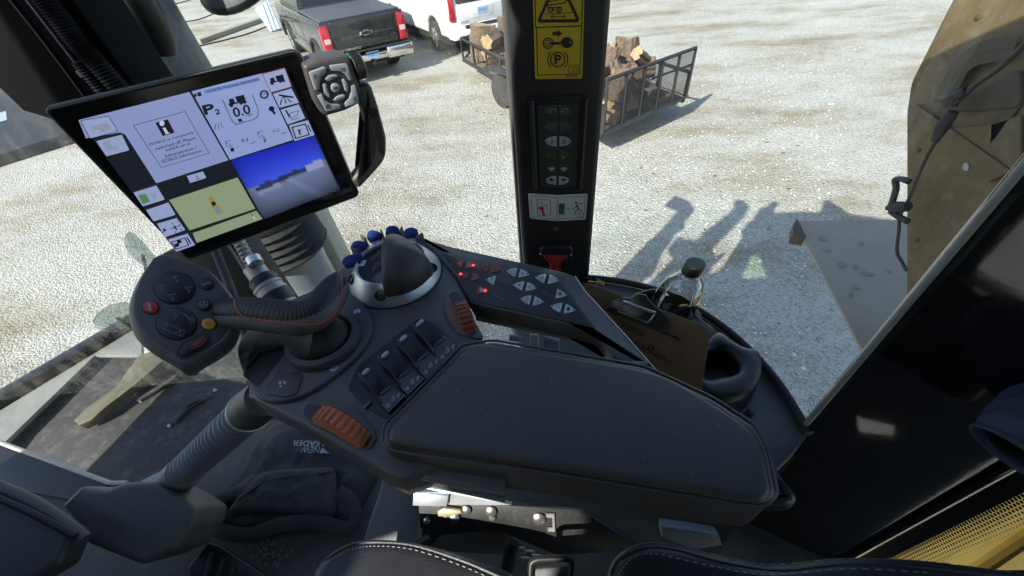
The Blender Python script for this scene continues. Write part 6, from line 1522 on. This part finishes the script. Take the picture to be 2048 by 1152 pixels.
for q in ([z4(636, 915), z4(700, 918), z4(655, 882), z4(648, 890)],):
    pts = [on(tb_, *p, .0065) for p in q]
    if all(p is not None for p in pts): t.face(pts)
t.build('lettering', M['dimwhite'], bg_)
# straw on the floor mat
t = MB(); random.seed(5)
for i in range(70):
    x, y = random.gauss(535, 22), random.gauss(1112, 14); a = random.random()*6.28; L_ = random.uniform(4, 12)
    z = .006+random.random()*.006
    t.tube([flr.P(x, y, z), flr.P(x+L_*math.cos(a)*.5, y+L_*math.sin(a)*.5+1, z+.002), flr.P(x+L_*math.cos(a), y+L_*math.sin(a), z)], .0009, 4)
tag(t.build('straw', mat('dry_straw', (.25, .20, .13), .8)), 'loose dry straw bits scattered on the dark floor mat', 'straw', kind='stuff')
# ---- seat: cushion, bolster, pedestal, latch
seat = empty('operator_seat', PZ(900, 1140, -.9), 'black leather operator seat with pale stitching along the bottom edge', 'seat')
ps = level(-.60)
t = MB(); t.slab(ps, spl([(600, 1230), (612, 1160), (640, 1112), (690, 1080), (745, 1072), (830, 1079), (940, 1110), (1030, 1145), (1060, 1200), (1040, 1330), (620, 1340)], 5), 0, -.10, .020, 6, 0, .01); cu = t.build('cushion', M['leather'], seat, 60)
ct = bvh(cu)
def stitch(name, pts, tree, parent, r=.00045, dash=True, mt='faint', lift=.0004):
    P = [q for q in (on(tree, *p, lift) for p in spl(pts, 14, False)) if q is not None]
    t = MB()
    if dash:
        for k in range(0, len(P)-1, 2): t.tube([P[k], P[k+1]], r, 5)
    else: t.tube(P, r, 6)
    t.build(name, M[mt], parent)
stitch('piping', [(650, 1120), (700, 1092), (750, 1085), (830, 1092), (930, 1124), (1010, 1158)], ct, cu, .0022, False, 'leather', -.0003)
stitch('stitching', [(655, 1128), (705, 1099), (755, 1092), (830, 1100), (925, 1132), (1000, 1165)], ct, cu, .0007)
stitch('stitching', [(665, 1110), (720, 1084), (765, 1080), (835, 1086), (930, 1115), (1010, 1148)], ct, cu, .0007)
ps2 = level(-.52)
t = MB(); t.slab(ps2, spl([(1208, 1240), (1215, 1150), (1240, 1098), (1290, 1075), (1350, 1078), (1430, 1095), (1500, 1112), (1560, 1118), (1690, 1106), (1850, 1110), (1990, 1128), (2250, 1170), (2300, 1500), (1220, 1500)], 5), 0, -.12, .022, 6, 0, .01); bk = t.build('backrest_bolster', M['leather'], seat, 60)
bt = bvh(bk)
stitch('piping', [(1222, 1150), (1240, 1118), (1290, 1096), (1350, 1099), (1450, 1125), (1560, 1140), (1700, 1128), (1860, 1136), (2040, 1160)], bt, bk, .0022, False, 'leather', -.0003)
stitch('stitching', [(1230, 1130), (1262, 1096), (1320, 1086), (1420, 1108), (1540, 1130), (1700, 1118), (1860, 1124), (2040, 1148)], bt, bk, .0007)
stitch('stitching', [(1232, 1160), (1262, 1118), (1310, 1108), (1420, 1132), (1540, 1150), (1700, 1138), (1860, 1146)], bt, bk, .0007)
zB = zt(600, 900, 2.926)
pn = Pl(PD(790, 1010, .66), (-.25, -.80, .45), (1, 0, 0))
pd2 = empty('seat_pedestal', PD(800, 1090, .72), 'grey plastic seat pedestal with bright metal slide under the armrest', 'seat pedestal')
t = MB(); t.slab(pn, [zB(490, 110), zB(700, 160), zB(690, 560), zB(660, 640), zB(360, 560), zB(400, 420), zB(460, 250)], 0, -.05, .006, 3); t.slab(pn, [zB(700, 480), zB(1000, 500), zB(1240, 540), zB(1230, 680), zB(700, 640)], -.015, -.06, .006, 3, 1); t.build('shroud', [M['greyplast'], M['plastic']], pd2)
pk3 = Pl(PD(960, 1010, .60), (-.1, -.75, .62), (1, 0, 0))
t = MB(); t.slab(pk3, [zB(690, 300), zB(900, 300), zB(1130, 320), zB(1640, 350), (1290, 1100) , zB(1500, 620), zB(1200, 490), zB(1080, 480), zB(830, 500), zB(780, 540), zB(700, 450)], 0, -.01, .002, 2); kp_ = t.build('side_plate', mat('black_plate', (.020, .020, .021), .45, var=.2, dust=.35, dustcol=(.12, .12, .11), streak=160), pd2)
t = MB(); t.slab(pk3, [zB(680, 222), zB(880, 240), zB(870, 305), zB(672, 300)], .012, -.004, .002, 2); t.slab(pk3, [zB(700, 205), zB(880, 225), zB(1000, 250), zB(1240, 310), zB(880, 310), zB(880, 250)], .006, -.004, .002, 2); t.build('slide_rail', M['silver'], pd2)
t = MB(); t.slab(pk3, [zB(812, 335), zB(850, 318), zB(950, 330), (927, 1020), zB(880, 372), zB(815, 368)], .010, 0, .003, 2); t.build('bracket', mat('brass_dirty', (.40, .34, .20), .45, .4, var=.3, dust=.3), kp_)
for x, y, r in ((905, 388, .008), (975, 345, .007), (1120, 355, .008), (1125, 388, .005), (1400, 398, .009), (855, 375, .004), (745, 408, .005)):
    t = MB(); t.lathe(pk3.P(*zB(x, y), .0), pk3.n, [(r, 0), (r, .004), (r*.6, .006), (.0001, .006)], 12, c0=False); t.build('bolt', M['steel'], kp_)
t = MB(); t.slab(pk3, [zB(1440, 362), zB(1490, 365), zB(1495, 472), zB(1450, 470), zB(1450, 445), zB(1478, 445), zB(1476, 390), zB(1440, 388)], .004, 0, .001, 1); t.build('small_bracket', M['dullsteel'], kp_)
t = MB(); t.tube([PD(*zB(1215, 690), .62), PD(*zB(1235, 570), .60), PD(*zB(1250, 540), .60)], .010, 10); t.build('lever', M['black'], pd2); t = MB(); t.tube([PD(*zB(700, 560), .64), PD(*zB(790, 500), .62)], .009, 10); t.build('lever', M['black'], pd2)
t = MB()
for q, z in (((1290, 580), .66), ((1345, 600), .66), ((1385, 625), .65), ((1320, 640), .66)): t.slab(Pl(PD(*zB(*q), z), (-.2, -.6, .7), (1, 0, 0)), [zB(q[0]-28, q[1]-14), zB(q[0]+22, q[1]-10), zB(q[0]+34, q[1]+22), zB(q[0]-16, q[1]+16)], .003, -.003, .001, 1)
t.build('linkage', M['dullsteel'], pd2)
bk_ = empty('seat_belt_buckle', PD(1100, 1135, .50), 'black seat belt latch loop between cushion and backrest', 'seat belt latch')
pbk = Pl(PD(1100, 1130, .52), (-.1, -.6, .8), (1, 0, 0))
t = MB(); t.tube([pbk.P(*q) for q in rnd([(1060, 1175), (1062, 1125), (1075, 1118), (1136, 1116), (1143, 1124), (1138, 1175)], 6, 3)], .0042, 10); t.build('loop', M['black'], bk_)
t = MB(); t.slab(pbk, rnd([(1066, 1140), (1138, 1134), (1134, 1200), (1066, 1200)], 4, 2), -.002, -.02, .003, 2); t.build('latch_body', M['plastic2'], bk_)
br = empty('seat_side_cover', PD(1330, 1060, .60), 'pale blue grey trim strip under the rear end of the armrest', 'trim strip')
pbr = Pl(PD(1380, 1070, .60), (-.1, -.75, .6), (1, 0, 0)); zR = zt(1200, 860, 2.415)
t = MB(); t.slab(pbr, [zR(300, 465), zR(480, 490), zR(575, 508), zR(590, 560), zR(450, 580), zR(300, 520)], 0, -.02, .002, 2); t.build('strip', M['greyplast'], br)
# fleece sleeve at the right edge
fl_ = Pl(PD(2030, 900, .42), (-.4, -.7, .4), (1, 0, 0))
t = MB()
C_ = [tuple(PD(x, y, .42+dz)) for x, y, dz in ((2034, 912, 0), (2070, 885, .0), (2120, 850, .02), (2190, 800, .05))]
cs_ = spl(C_, 8, False)
ax_ = (V(C_[1])-V(C_[0])).normalized()
t.tube(cs_, [.040, .0395, .0385, .038]+[.038+.0008*k+.002*math.sin(k*1.3) for k in range(len(cs_)-4)], 28, caps=False); jk = t.build('jacket_sleeve', M['fleece'], None, 80)
o0 = V(C_[0])
for v in jk.data.vertices: v.co -= o0
jk.location = o0; tag(jk, 'navy blue fleece jacket sleeve cuff hanging in at the right edge', 'jacket')
sm_ = jk.modifiers.new('thick', 'SOLIDIFY'); sm_.thickness = .004
# unseen cab left wall, made solid to block the sun, and front pillars
lw_ = empty('cab_left_wall', EYE+V((-.3, -.95, -1.0)), 'unseen black cab left wall made solid to block the sun', 'cab wall')
t = MB(); xs_ = [-1.65, .18, .44, 1.05]; zs_ = [-1.10, -1.04, -.70, .42]
for i in range(3):
    for j_ in range(3):
        if i == 1 and j_ == 1: continue  # opening cut so the pillar reflects sunlit ground
        t.box(EYE+V(((xs_[i]+xs_[i+1])/2, -.99, (zs_[j_]+zs_[j_+1])/2)), ((xs_[i+1]-xs_[i])/2, 0, 0), (0, .02, 0), (0, 0, (zs_[j_+1]-zs_[j_])/2))
t.box(EYE+V((.035, -.99, .49)), (1.015, 0, 0), (0, .018, 0), (0, 0, .068)); t.build('sun_block_panel', M['blackmat'], lw_)
t = MB()
for x in (-1.62, .80): t.box(EYE+V((x, -.97, 0)), (.05, 0, 0), (0, .04, 0), (0, 0, .56), .01)
t.build('uprights', M['blackmat'], lw_)
